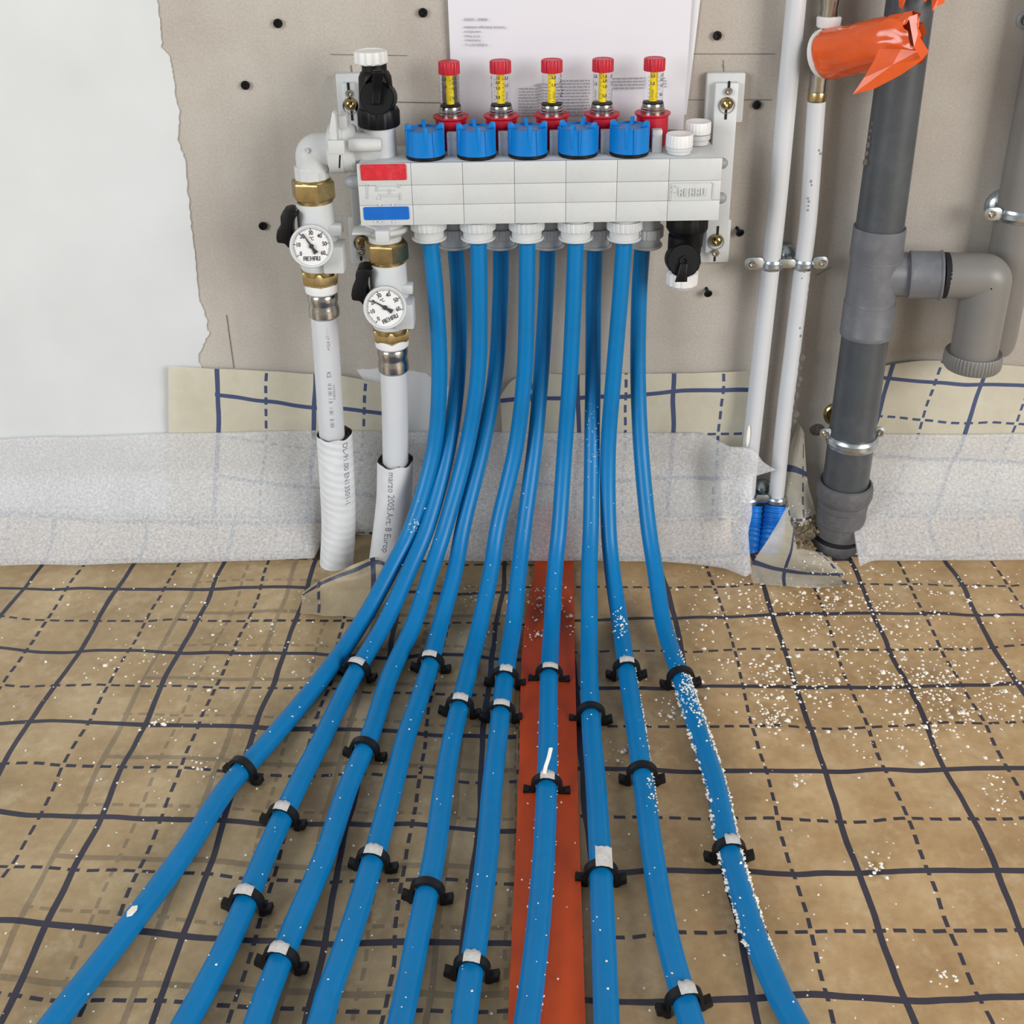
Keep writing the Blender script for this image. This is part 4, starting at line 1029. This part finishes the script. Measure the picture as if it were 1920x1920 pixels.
# the fitting wrapped in orange film
tw = thing('wrapped_fitting', 'pipe fitting wrapped in crumpled orange film at the top right', 'fitting', at(1560, 110, 1.02))
ax0, ax1 = at(1549, 101, 1.022), at(1718, 70, .95); d = (ax1-ax0); ud = d.normalized(); e1 = (V3((0, 0, 1)) - ud*ud.z).normalized(); e2 = ud.cross(e1)
mb = MB(); NS, NR = 44, 30
def wr(a, c):
    an = 2*math.pi*a; ca, sa = math.cos(an), math.sin(an); base = .0232 - .0035*c
    if c < .05: base *= .9 + c*2
    sq = 1 - .5*max(0, (c-.7)/.3)
    nv = V3((ca*1.1, sa*1.1, c*2.2)); cre = abs(noise.noise(V3((ca*.8 + c*1.5, sa*.8, c*1.8 + 3)))); q_ = max(0, (c-.55)/.45); cre2 = abs(noise.noise(V3((ca*1.6 + c*3, sa*1.6, c*3))))
    rr = base - .0013*max(0, .06 - cre)/.06 - .0036*q_*max(0, .16 - cre2)/.16 + .0022*noise.noise(nv)
    p = ax0 + d*c + e1*(ca*rr*(1 + .1*max(0, (c-.7)/.3))) + e2*(sa*rr*sq)
    if c > .9: p += ud*(.009*(c-.9)/.1*noise.noise(V3((ca*3, sa*3, 1))))
    return p
mb.grid(wr, NS, NR); part('orange_film', mb, 'wrap', tw, ang=50, label='crumpled glossy orange film')
mb = MB()
F1 = [at(1648, 92, .948), at(1640, 112, .946), at(1620, 146, .944), at(1599, 177, .946), at(1640, 166, .940), at(1690, 140, .932), at(1733, 110, .925), at(1742, 97, .922), at(1722, 96, .928), at(1690, 92, .936)]
c = sum(F1, V3())/len(F1) + V3((0, -.002, .001)); mb.add([c] + F1, [(0, i+1, (i+1) % len(F1)+1) for i in range(len(F1))])
part('loose_flap', mb, 'wrap', tw, label='loose triangular orange flap', smooth=False, solid=.0004)
mb = MB(); F2 = [at(1704, 32, .935), at(1720, 26, .932), at(1724, 36, .929), at(1719, 44, .928), at(1728, 66, .927), at(1724, 74, .926), at(1742, 97, .921), at(1728, 112, .922), at(1714, 88, .926), at(1709, 60, .931)]
c = sum(F2, V3())/len(F2); mb.add([c] + F2, [(0, i+1, (i+1) % len(F2)+1) for i in range(len(F2))]); part('twisted_end', mb, 'wrap', tw, smooth=False, solid=.0005)
mb = MB(); q = at(1545, 101, 1.022); mb.lathe([(.0195, -.003), (.0218, -.001), (.0222, .003), (.019, .005)], q, ud, 28); part('white_rim', mb, 'white', tw, label='white plastic rim showing at the left')
# orange tatters near the top of the drain pipe
mb = MB()
for poly_ in ([(1683, -40), (1712, -40), (1697, 2), (1692, 17), (1686, 12)], [(1746, -40), (1778, -40), (1770, 6), (1756, 12), (1748, 21), (1747, 0)], [(1722, -40), (1742, -40), (1737, 1), (1732, 3)]):
    Q = [at(x, y, .983 + .006*random.random() - .003*(y > 0)) for x, y in poly_]; c = sum(Q, V3())/len(Q) + V3((0, -.003, 0)); mb.add([c] + Q, [(0, i+1, (i+1) % len(Q)+1) for i in range(len(Q))])
single('film_tatters', mb, 'wrap', 'torn orange film hanging at the very top of the dark drain pipe', 'film', smooth=False, solid=.0005)

# ------------------------------------------------------------------ clamps
def clamp(label, rings, Y, ears, band=.010, rosette=None, tilt=0.0, gmat='zinc'):
    c0 = rings[0][0]; t = thing('pipe_clamp', label, 'clamp', c0, 'steel pipe clamps')
    for c, r in rings:
        hw = band/2; mb = MB().lathe([(r*1.0, -hw), (r+.0016, -hw), (r+.0022, -hw*.5), (r+.0030, -hw*.35), (r+.0030, hw*.35), (r+.0022, hw*.5), (r+.0016, hw), (r*1.0, hw)], c, (tilt, 0, 1), 32)
        part('band', mb, gmat, t)
    for c, (w, h), scr in ears:
        mb = MB().prism(rrect(-w/2, w/2, -h/2, h/2, min(w, h)*.42), c + V3((0, .0011, 0)), (1, 0, 0), (0, 0, 1), .0022, .0003); e = part('ear', mb, gmat, t)
        if scr is not None:
            s = c + V3((scr, -.001, 0)); r = .0036
            part('screw', MB().lathe([(r, 0), (r, .0014), (r*.8, .0022), (r*.5, .0022), (r*.4, .0008), (r*.05, .0006)], s, (0, -1, 0), 16, mod=lambda a, i: (1 + .5*abs(math.cos(2*a))**8) if i in (3, 4) else 1), 'chrome', e)
    if rosette:
        c, r = rosette; mb = MB().lathe([(r, 0), (r*.98, .003), (r*.8, .0075), (r*.45, .010), (.003, .0105), (.003, .02), (.0005, .02)], c, (0, -1, 0), 32); part('wall_rosette', mb, 'zinc', t, label='domed steel wall rosette')
    return t
def near_path(P, y): return min(P, key=lambda p: abs(proj(p)[1]-y))
a1, a2 = at(1446.5, 494, YW), at(1506, 494, YW); m = pxm(a1)
clamp('double steel clamp across the two white pipes', [(a1, r1), (a2, r2)], YW, [(at(1414, 494, YW-.006), (.019, .0125), -.002), (at(1476, 494, YW-.008), (.016, .009), None), (at(1538, 492, YW-.006), (.015, .0125), .002)], rosette=(at(1472, 474, WALL), .0115))
b1, b2 = at(1402, 935, YW), at(1455, 935, YW)
clamp('lower double steel clamp just above the blue corrugated sleeves', [(b1, r1), (b2, r2)], YW, [(at(1430, 935, YW-.008), (.014, .010), None)], rosette=(at(1428, 915, WALL), .0125))
# blue corrugated sleeves
def corr(pts, rp, label):
    P = spline(pts, 24); m = rp*pxm(P[0]); rad = [m*(1 + .06*math.sin(i*2*math.pi/6)) for i in range(len(P))]
    single('conduit_sleeve', MB().tube(P, rad, 22), 'corr', label, 'conduit', 'blue corrugated sleeves', loc=P[-1])
corr([at(1413, 948, YW), at(1411, 985, 1.018), at(1408, 1020, 1.0), at(1402, 1064, .98)], 16, 'left blue corrugated sleeve, half hidden by the foam strip')
corr([at(1454, 948, YW), at(1450, 985, 1.018), at(1444, 1020, 1.0), at(1436, 1064, .98)], 21.5, 'right blue corrugated sleeve, beside the translucent film flap')

# ------------------------------------------------------------------ grey drain stack
YD = 1.008
xd = lambda y: 1664 - .1345*(y-320)
td = thing('drain_pipe', 'dark grey drain pipe with a lighter tee fitting, standing right of the white pipes', 'pipe', at(xd(1070), 1070, YD))
mb = MB(); vlathe(mb, xd(200), 200, YD, [(44, 445), (44, 100), (45, -600)], segs=40); part('upper_pipe', mb, 'drain', td)
mb = MB()
vlathe(mb, xd(430), 430, YD, [(40, 646), (46.2, 646), (47.2, 644), (47.2, 638), (46.8, 637), (47, 588), (46.2, 583), (45.5, 580), (45.5, 575), (45.5, 506), (46.4, 500), (48.2, 496), (48.2, 444), (48, 440), (45, 439), (44.2, 442)], segs=44)
br0, br1 = at(1640, 512, YD), at(1704, 515, YD); rb_ = 43*pxm(br0)
mb.lathe([(rb_*.98, 0), (rb_*.98, (br1-br0).length)], br0, (br1-br0), 40)
tee = part('tee_fitting', mb, 'fit', td, label='mid grey tee fitting with a branch to the right')
for y in (500, 584): 
    mb = MB(); A, pr = vring(xd(y), y, YD, [(46.9, y+1.5), (47.1, y), (46.9, y-1.5)]); mb.lathe(pr, (A.x, YD, 0), segs=44); part('moulded_ring', mb, 'fit', tee)
mb = MB(); vlathe(mb, xd(760), 760, YD, [(41.5, 960), (42.5, 760), (42.8, 630)], segs=40); part('lower_pipe', mb, 'drain', td)
mb = MB(); vlathe(mb, xd(930), 930, YD, [(43.5, 1022), (43.5, 1000), (44.6, 999), (44.6, 972), (45.6, 971), (45.6, 961), (49, 958), (51.5, 951), (51.5, 938), (49.5, 930), (46, 926), (43, 926), (41, 932)], segs=44)
part('socket', mb, 'rubber', td, ang=25, label='rubber-grey socket around the lower end')
mb = MB(); vlathe(mb, xd(1020)-2, 1020, YD, [(42, 1110), (44, 1090), (44.5, 1062), (47, 1058), (48.5, 1050), (48.5, 1040), (47, 1032), (45.5, 1030), (42, 1036)], segs=44)
part('lower_socket', mb, 'rubber', td, ang=25, label='second socket at floor level')
# elbow with capped stub
te = thing('waste_elbow', 'grey waste elbow with ribbed screw cap, branching right from the tee', 'pipe fitting', at(1836, 520, .99))
YE = .992
e0, e1_ = at(1703, 515, 1.005), at(1766, 516, .998); 
rE = 43.5*pxm(e0)
mb = MB().lathe([(rE*.98, 0), (rE*1.05, .0005), (rE*1.05, .003), (rE*1.03, .004), (rE*1.03, (e1_-e0).length-.003), (rE*1.07, (e1_-e0).length-.002), (rE*1.07, (e1_-e0).length)], e0, e1_-e0, 40); part('branch_collar', mb, 'fit', te)
c0 = at(1767, 516, .998); c1 = at(1852, 518, YE); 
part('joint_gap', MB().lathe([(rE*.99, -.001), (rE*.99, .004)], c0, c1-c0, 32), 'slot', te, label='dark gap at the push-fit joint')
c0b = at(1774, 516.5, .9975); low = at(1832, 690, YE); cx = V3((at(1852, 518, YE)))
R_ = .005; pth = [c0b]
corner = V3((cx.x, YE, cx.z)); cen = corner + V3((-R_, 0, -R_))
for k in range(11):
    a = math.pi/2 - k/10*math.pi/2; pth.append(cen + V3((math.cos(a)*R_, 0, math.sin(a)*R_)))
pth.append(V3((corner.x, YE, at(1830, 640, YE).z))); pth.append(V3((corner.x, YE, at(1830, 676, YE).z)))
part('elbow', MB().tube(pth, rE*.99, 40), 'fitw', te)
mb = MB(); A, pr = vring(1828, 690, YE, [(48, 709), (51.5, 706), (52.5, 700), (52, 684), (50, 680), (43, 679)]); mb.lathe(pr, (corner.x, YE, 0), segs=192, mod=ribs(48, .035, (1, 2, 3)))
part('screw_cap', mb, 'fitw', te, label='ribbed round screw cap')
# pipe at the right edge
tr_ = thing('waste_pipe', 'mid grey waste pipe with rounded lower end at the right picture edge', 'pipe', at(1890, 660, 1.03))
YR = 1.0265; q = at(1925, 320, YR); rR = 41*pxm(q); zb = at(1886, 668, YR).z
mb = MB().lathe([(rR*.1, zb), (rR*.5, zb + .002), (rR*.8, zb + .006), (rR*.95, zb + .012), (rR, zb + .02), (rR, .9)], (q.x, YR, 0), segs=40); part('pipe', mb, 'fitw', tr_)
# clamps on the drain
c = at(xd(826)+1, 822, YD); 
clamp('steel clamp round the lower part of the dark drain pipe', [(c, 42.5*pxm(c))], YD, [(at(1549, 812, YD-.004), (.013, .0115), -.001), (at(1648, 810, YD-.004), (.012, .0115), .001)], band=.013)
c = V3((q.x, YR, at(1912, 398, YR).z))
clamp('steel clamp with wall rosette on the waste pipe at the right edge', [(c, rR)], YR, [(at(1862, 401, YR-.010), (.017, .0125), -.001)], band=.012, rosette=(at(1876, 384, WALL), .0165), tilt=0.0)
# brassy disc behind the drain pipe, grey ring at the top right
q = at(1566, 775, WALL); single('wall_disc', MB().lathe([(.013, 0), (.013, .004), (.0115, .0055), (.0105, .004), (.001, .0035)], q, (0, -1, 0), 32), 'gold', 'brassy round plate on the wall behind the dark drain pipe', 'wall plate')
q = at(1921, 37, WALL); single('wall_washer', MB().lathe([(.008, 0), (.008, .003), (.0068, .004), (.005, .004), (.0045, .001), (.0003, .001)], q, (0, -1, 0), 28), 'greyd', 'grey washer on the wall at the upper right edge', 'washer')

# ------------------------------------------------------------------ drywall screws
SC = [(521, 44, 'black drywall screw high on the wall left of the paper'), (793, 24, 'black drywall screw at the top, just left of the paper'), (460, 160, 'black drywall screw on bare board left of the left bracket'),
      (493, 424, 'black drywall screw left of the upper thermometer valve'), (1345, 67, 'black drywall screw right of the paper, above the right bracket'), (1419, 197, 'black drywall screw between right bracket and white pipe'),
      (1388, 437, 'tilted black drywall screw beside the foot of the right bracket'), (1328, 551, 'black drywall screw below the right drain valve')]
for x, y, lb in SC:
    t = thing('drywall_screw', lb, 'screw', at(x, y, WALL), 'black drywall screws')
    tl = 1.0 if y in (437, 551) else .15
    dr = V3((.25 if y == 437 else .1, -1, -.35*tl)).normalized(); c = at(x, y, WALL - .006*tl - .002)
    r = .0042; mb = MB().lathe([(.0016, -.012), (.0018, -.004), (r, -.0006), (r, .0003), (r*.92, .0006), (r*.45, .0006), (r*.36, -.0008), (r*.03, -.001)], c, dr, 20, mod=lambda a, i: (1 + .7*abs(math.cos(2*a))**8) if i in (5, 6) else 1)
    part('head', mb, 'black', t)
# ------------------------------------------------------------------ paper sheets behind the flow meters
def sheet(px, dep, name, label):
    Q = [at(x, y, d_) for (x, y), d_ in zip(px, dep)]
    def P(a, c):
        p = Q[0].lerp(Q[1], a).lerp(Q[3].lerp(Q[2], a), c); p.y -= .0008*noise.noise(V3((a*3, c*3, 7))) ; return p
    return P, Q
P1, Q1 = sheet([(838, -40), (1300, -40), (1281, 243), (850, 243)], [WALL-.006, WALL-.006, WALL-.004, WALL-.004], '', '')
tp = thing('instruction_sheet', 'white printed instruction sheet hung upside down behind the flow meters', 'paper', at(1060, 240, WALL))
part('page', MB().grid(P1, 24, 16), 'paper', tp, ang=180)
P2, Q2 = sheet([(1170, -40), (1318, -40), (1287, 215), (1170, 215)], [WALL-.002]*4, '', '')
tp2 = single('paper_sheet', MB().grid(P2, 10, 10), 'paper', 'second white sheet peeping out behind the printed one on the right', 'paper', ang=180)
def pagefn(px, py):
    return at(px, py, WALL-.0075)
mb = MB()
def ptxt(txt, xr_, y, hpx, w):
    # printed upside down: starts at the right, runs left
    vs, fs = text2d(txt, 1.0, 0.0, 'LEFT'); mx = max(v.x for v in vs)
    mb.add([pagefn(xr_ - v.x/mx*w, y + v.y*hpx) for v in vs], fs)
ptxt('884600    08.2020', 914, 36.5, 7.5, 44); ptxt('Technische Änderungen vorbehalten', 949, 51.5, 7.5, 79); ptxt('www.rehau.de', 902, 60, 7, 31); ptxt('95111 Rehau', 900, 68, 7, 29)
ptxt('Rheniumhaus', 901, 76, 7, 29); ptxt('© REHAU AG + Co', 914, 84, 7.5, 42)
part('address_print', mb, 'inkgrey', tp, smooth=False, label='small grey upside-down address lines')
mb = MB()
def lines(x0, x1, y0, y1, n, slope, first=0.0, last=1.0):
    for k in range(n):
        y = y0 + (y1-y0)*k/max(1, n-1); x = x0; xe = x1
        if k == 0 and first: x = x0 + (x1-x0)*first
        while x < xe - 2:
            w = random.uniform(3, 11); w = min(w, xe-x)
            dy = slope*(x-x0)
            q = [pagefn(x, y+dy-1.3), pagefn(x+w, y+dy+slope*w-1.3), pagefn(x+w, y+dy+slope*w+1.1), pagefn(x, y+dy+1.1)]; mb.add(q, [(0, 1, 2, 3)])
            x += w + 1.6
lines(972, 1016, 161, 218, 11, -.01, .7); lines(1050, 1106, 152, 216, 12, -.012, .0); lines(1144, 1214, 148, 166, 4, -.02); lines(1234, 1250, 147, 163, 4, -.02); lines(1010, 1056, 158, 216, 11, -.01)
part('body_print', mb, 'inkpale', tp, kind='stuff', smooth=False, label='columns of fine grey print')

# ------------------------------------------------------------------ loose film flaps round the pipes
def patch(rows, nu, uvf, label, mat='filmF', name='film_flap', bulge=.0):
    R = [spline([at(x, y, d_) if d_ else fl(x, y, .0105) for x, y, d_ in r], 6) for r in rows]; n = len(R[0]) - 1
    cols = [spline([r[i] for r in R], 6) for i in range(n+1)]; m = len(cols[0]) - 1
    def P(a, c): return cols[round(a*n)][round(c*m)] + V3((0, .0015*noise.noise(V3((a*6, c*6, 2))), 0))
    mb = MB().grid(P, n, m, uvf); return single(name, mb, mat, label, 'plastic film', 'loose flaps of grid film', ang=180)
patch([[(566, 1112, None), (596, 1090, .936), (630, 1074, .934), (668, 1057, .934), (706, 1044, .934), (726, 1056, .930)], [(566, 1128, None), (598, 1114, .926), (632, 1104, .923), (670, 1094, .922), (708, 1086, .922), (732, 1090, .920)],
       [(562, 1150, None), (600, 1153, None), (640, 1156, None), (680, 1158, None), (712, 1158, None), (738, 1158, None)]], 0, lambda a, c: (.3 + a*.95, .06 - c*.42), 'curling flap of grid film at the foot of the two insulated pipes', mat='filmT')
patch([[(1497, 792, 1.04), (1502, 800, 1.035), (1508, 812, 1.03)], [(1466, 890, 1.035), (1492, 892, 1.025), (1514, 900, 1.02)], [(1470, 960, 1.025), (1500, 965, 1.01), (1530, 960, 1.02)], [(1476, 1005, 1.01), (1510, 1012, .995), (1540, 1000, 1.01)]],
      0, lambda a, c: (.02 + a*.55 + c*.2, .3 - c*1.1), 'narrow tongue of grid film standing between the white pipes and drain pipe')
patch([[(1479, 943, 1.0), (1456, 985, .99), (1431, 1025, .975), (1408, 1064, None), (1412, 1094, None)], [(1486, 985, 1.0), (1478, 1015, .985), (1468, 1045, .968), (1460, 1076, None), (1462, 1098, None)],
       [(1498, 1022, .985), (1505, 1038, .974), (1510, 1060, .962), (1512, 1082, None), (1514, 1102, None)], [(1538, 1036, .972), (1556, 1048, .962), (1576, 1066, .953), (1596, 1086, .945), (1612, 1098, None)]],
      0, lambda a, c: (-.42 + c*1.0, .5 - a*.75), 'milky flap of grid film wrapped round the foot of the drain pipe')
# damp mortar in the gap beside the drain pipe
mb = MB()
for k in range(120):
    x, y = random.gauss(1512, 11), random.uniform(965, 1030); r = random.uniform(.0018, .0052)
    mb.crumb(at(x, y, 1.012 - (y-975)*.0006), r)
single('mortar_lumps', mb, 'mortard', 'damp brown mortar lumps packed beside the foot of the drain pipe', 'mortar', kind='stuff')
mb = MB()
for x, y, r in [(1624, 304, 7), (1626, 288, 5), (1629, 272, 6), (1631, 258, 4), (1634, 245, 4), (1637, 232, 4), (1640, 220, 3)]: mb.ball(at(x, y, YD-.004), r*.00047, 8, 6, (1, .8, 1.2))
for x, y, r in [(1514, 535, 5), (1511, 550, 6), (1508, 562, 6), (1502, 535, 4), (1518, 515, 4), (1503, 672, 8), (1500, 690, 5), (1500, 712, 6), (1496, 722, 6), (1493, 742, 7), (1486, 763, 5), (1492, 778, 8), (1490, 790, 5), (1480, 806, 5)]: mb.ball(at(x, y, YW-.004), r*.0005, 8, 5, (1, .4, 1.3))
mb.ball(at(1532, 806, WALL-.001), .008, 12, 6, (1, .12, .9)); pass
single('mortar_splashes', mb, 'mortar', 'grey mortar drips down the edges of the thinner white pipe and drain pipe', 'mortar', kind='stuff')

# ------------------------------------------------------------------ crumbs
random.seed(21)
mb = MB()
def floorcrumb(px, py, r):
    g = fl(px, py, 0.0055)
    if g.y > YC - .005: return
    on_tape = 968 < px < 1092
    mb.crumb((g.x, g.y, (.0088 if on_tape else .0052) + r*.3), r)
def cluster(cx, cy, sx, sy, n, r0=.0007, r1=.0020):
    for _ in range(n): floorcrumb(random.gauss(cx, sx), random.gauss(cy, sy), random.uniform(r0, r1)*(1 if random.random() < .93 else 1.8))
for c in [(1440, 1120, 80, 32, 150), (1580, 1130, 60, 40, 160), (1720, 1110, 90, 35, 110), (1440, 1265, 30, 18, 70), (1600, 1250, 120, 70, 240), (1750, 1275, 60, 16, 90), (1450, 1345, 18, 12, 70), (1790, 1330, 60, 40, 150), (1880, 1300, 30, 30, 50),
          (1640, 1330, 110, 50, 90), (1500, 1300, 60, 20, 60), (1680, 1200, 110, 50, 120), (1640, 1625, 14, 14, 24), (1875, 1490, 16, 22, 30), (1500, 1460, 12, 8, 10), (1330, 1180, 30, 60, 40), (1250, 1340, 12, 12, 20), (1160, 1410, 14, 14, 12), (1770, 1830, 16, 10, 14)]: cluster(*c)
for c in [(1510, 985, 16, 30, 50), (1540, 1080, 40, 16, 60)]:
    for _ in range(c[4]):
        mb.crumb(at(random.gauss(c[0], c[2]), random.gauss(c[1], c[3]), 1.004 if c[1] < 1000 else .945), random.uniform(.0005, .0013))
for c in [(1005, 1130, 14, 20, 46), (1060, 1130, 8, 20, 16), (1000, 1200, 12, 14, 18), (1070, 1170, 6, 22, 10), (880, 1125, 24, 14, 18), (905, 1190, 12, 10, 10), (400, 1210, 110, 70, 70), (330, 1440, 160, 110, 60), (150, 1120, 60, 14, 12), (570, 1120, 8, 10, 16), (560, 1240, 60, 40, 26), (240, 1250, 40, 14, 22), (300, 1355, 16, 4, 14), (380, 1440, 12, 8, 12)]: cluster(c[0], c[1], c[2], c[3], c[4], .0006, .0018)
for _ in range(330): floorcrumb(random.uniform(0, 1920), random.uniform(1070, 1920), random.uniform(.0005, .0014))
single('floor_crumbs', mb, 'crumb', 'white plaster and foam crumbs scattered over the grid film', 'crumbs', kind='stuff', smooth=False)
mb = MB()
def pipecrumb(k, f, side, r):
    path, rad = PATHS[k]; x = max(0, min(len(path)-2.01, f*(len(path)-2) + random.uniform(-.6, .6))); i = int(x); p = path[i].lerp(path[i+1], x-i); T = (path[i+1]-path[i]).normalized()
    e = V3((0, 0, 1)) if abs(T.z) < .7 else V3((0, -1, 0)); sd = T.cross(e).normalized(); n = sd.cross(T)
    if sd.x < 0: sd = -sd
    a = side; mb.crumb(p + (sd*math.sin(a) + n.normalized()*(1 if n.dot(V3((0, -.5, 1))) > 0 else -1)*math.cos(a))*(rad[i] + r*.2), r)
def frac_at(k, y):
    path = PATHS[k][0]; i = min(range(len(path)-1), key=lambda i: abs(proj(path[i])[1]-y)); return i/(len(path)-2)
for _ in range(520):
    y = random.uniform(1262, 1800); pipecrumb(9, frac_at(9, y), random.choice((-1.35, 1.25, 1.15)) + random.gauss(0, .18), random.choice((.0006, .0008, .001, .0013, .0018, .0023)))
for _ in range(170): pipecrumb(9, frac_at(9, random.gauss(1310, 26)), random.gauss(.2, .6), random.uniform(.0006, .0015))
for _ in range(50): pipecrumb(9, frac_at(9, random.uniform(1190, 1420)), random.gauss(.8, .3), random.uniform(.0006, .0014))
for _ in range(90): pipecrumb(8, frac_at(8, random.uniform(1240, 1520)), random.gauss(1.25, .15), random.uniform(.0005, .0014))
for _ in range(36): pipecrumb(8, frac_at(8, random.gauss(1180, 12)), random.gauss(-.1, .4), random.uniform(.0007, .0018))
for _ in range(24): pipecrumb(8, frac_at(8, random.gauss(1490, 14)), random.gauss(.5, .3), random.uniform(.0007, .0014))
for k in range(10):
    for _ in range(16): pipecrumb(k, frac_at(k, random.uniform(900, 1900)), random.gauss(0, .6), random.uniform(.0004, .0011))
for _ in range(40): pipecrumb(6, frac_at(6, random.uniform(1300, 1900)), random.choice((-1.4, 1.4)), random.uniform(.0004, .0012))
for _ in range(20): pipecrumb(0, frac_at(0, random.gauss(985, 14)), random.gauss(.0, .5), random.uniform(.0006, .0014))
for _ in range(40): pipecrumb(7, frac_at(7, random.uniform(740, 900)), random.gauss(0, .6), random.uniform(.0004, .0009))
single('pipe_crumbs', mb, 'crumb', 'white crumbs clinging to the blue pipes', 'crumbs', kind='stuff', smooth=False)
mb = MB(); path, rad = PATHS[0]; f = frac_at(0, 1722); x = f*(len(path)-2); i = int(x); p = path[i]
T = (path[i+1]-path[i]).normalized(); sd = T.cross(V3((0, 0, 1))).normalized()
mb.prism([(-.005, -.0012), (-.002, -.0028), (.003, -.0024), (.0052, .0004), (.002, .0026), (-.003, .0022)], p + V3((0, 0, rad[i]+.0002)), T, sd, -.0012, .0003)
single('plaster_flake', mb, 'crumb', 'single large plaster flake lying on the leftmost blue pipe', 'flake', smooth=False)
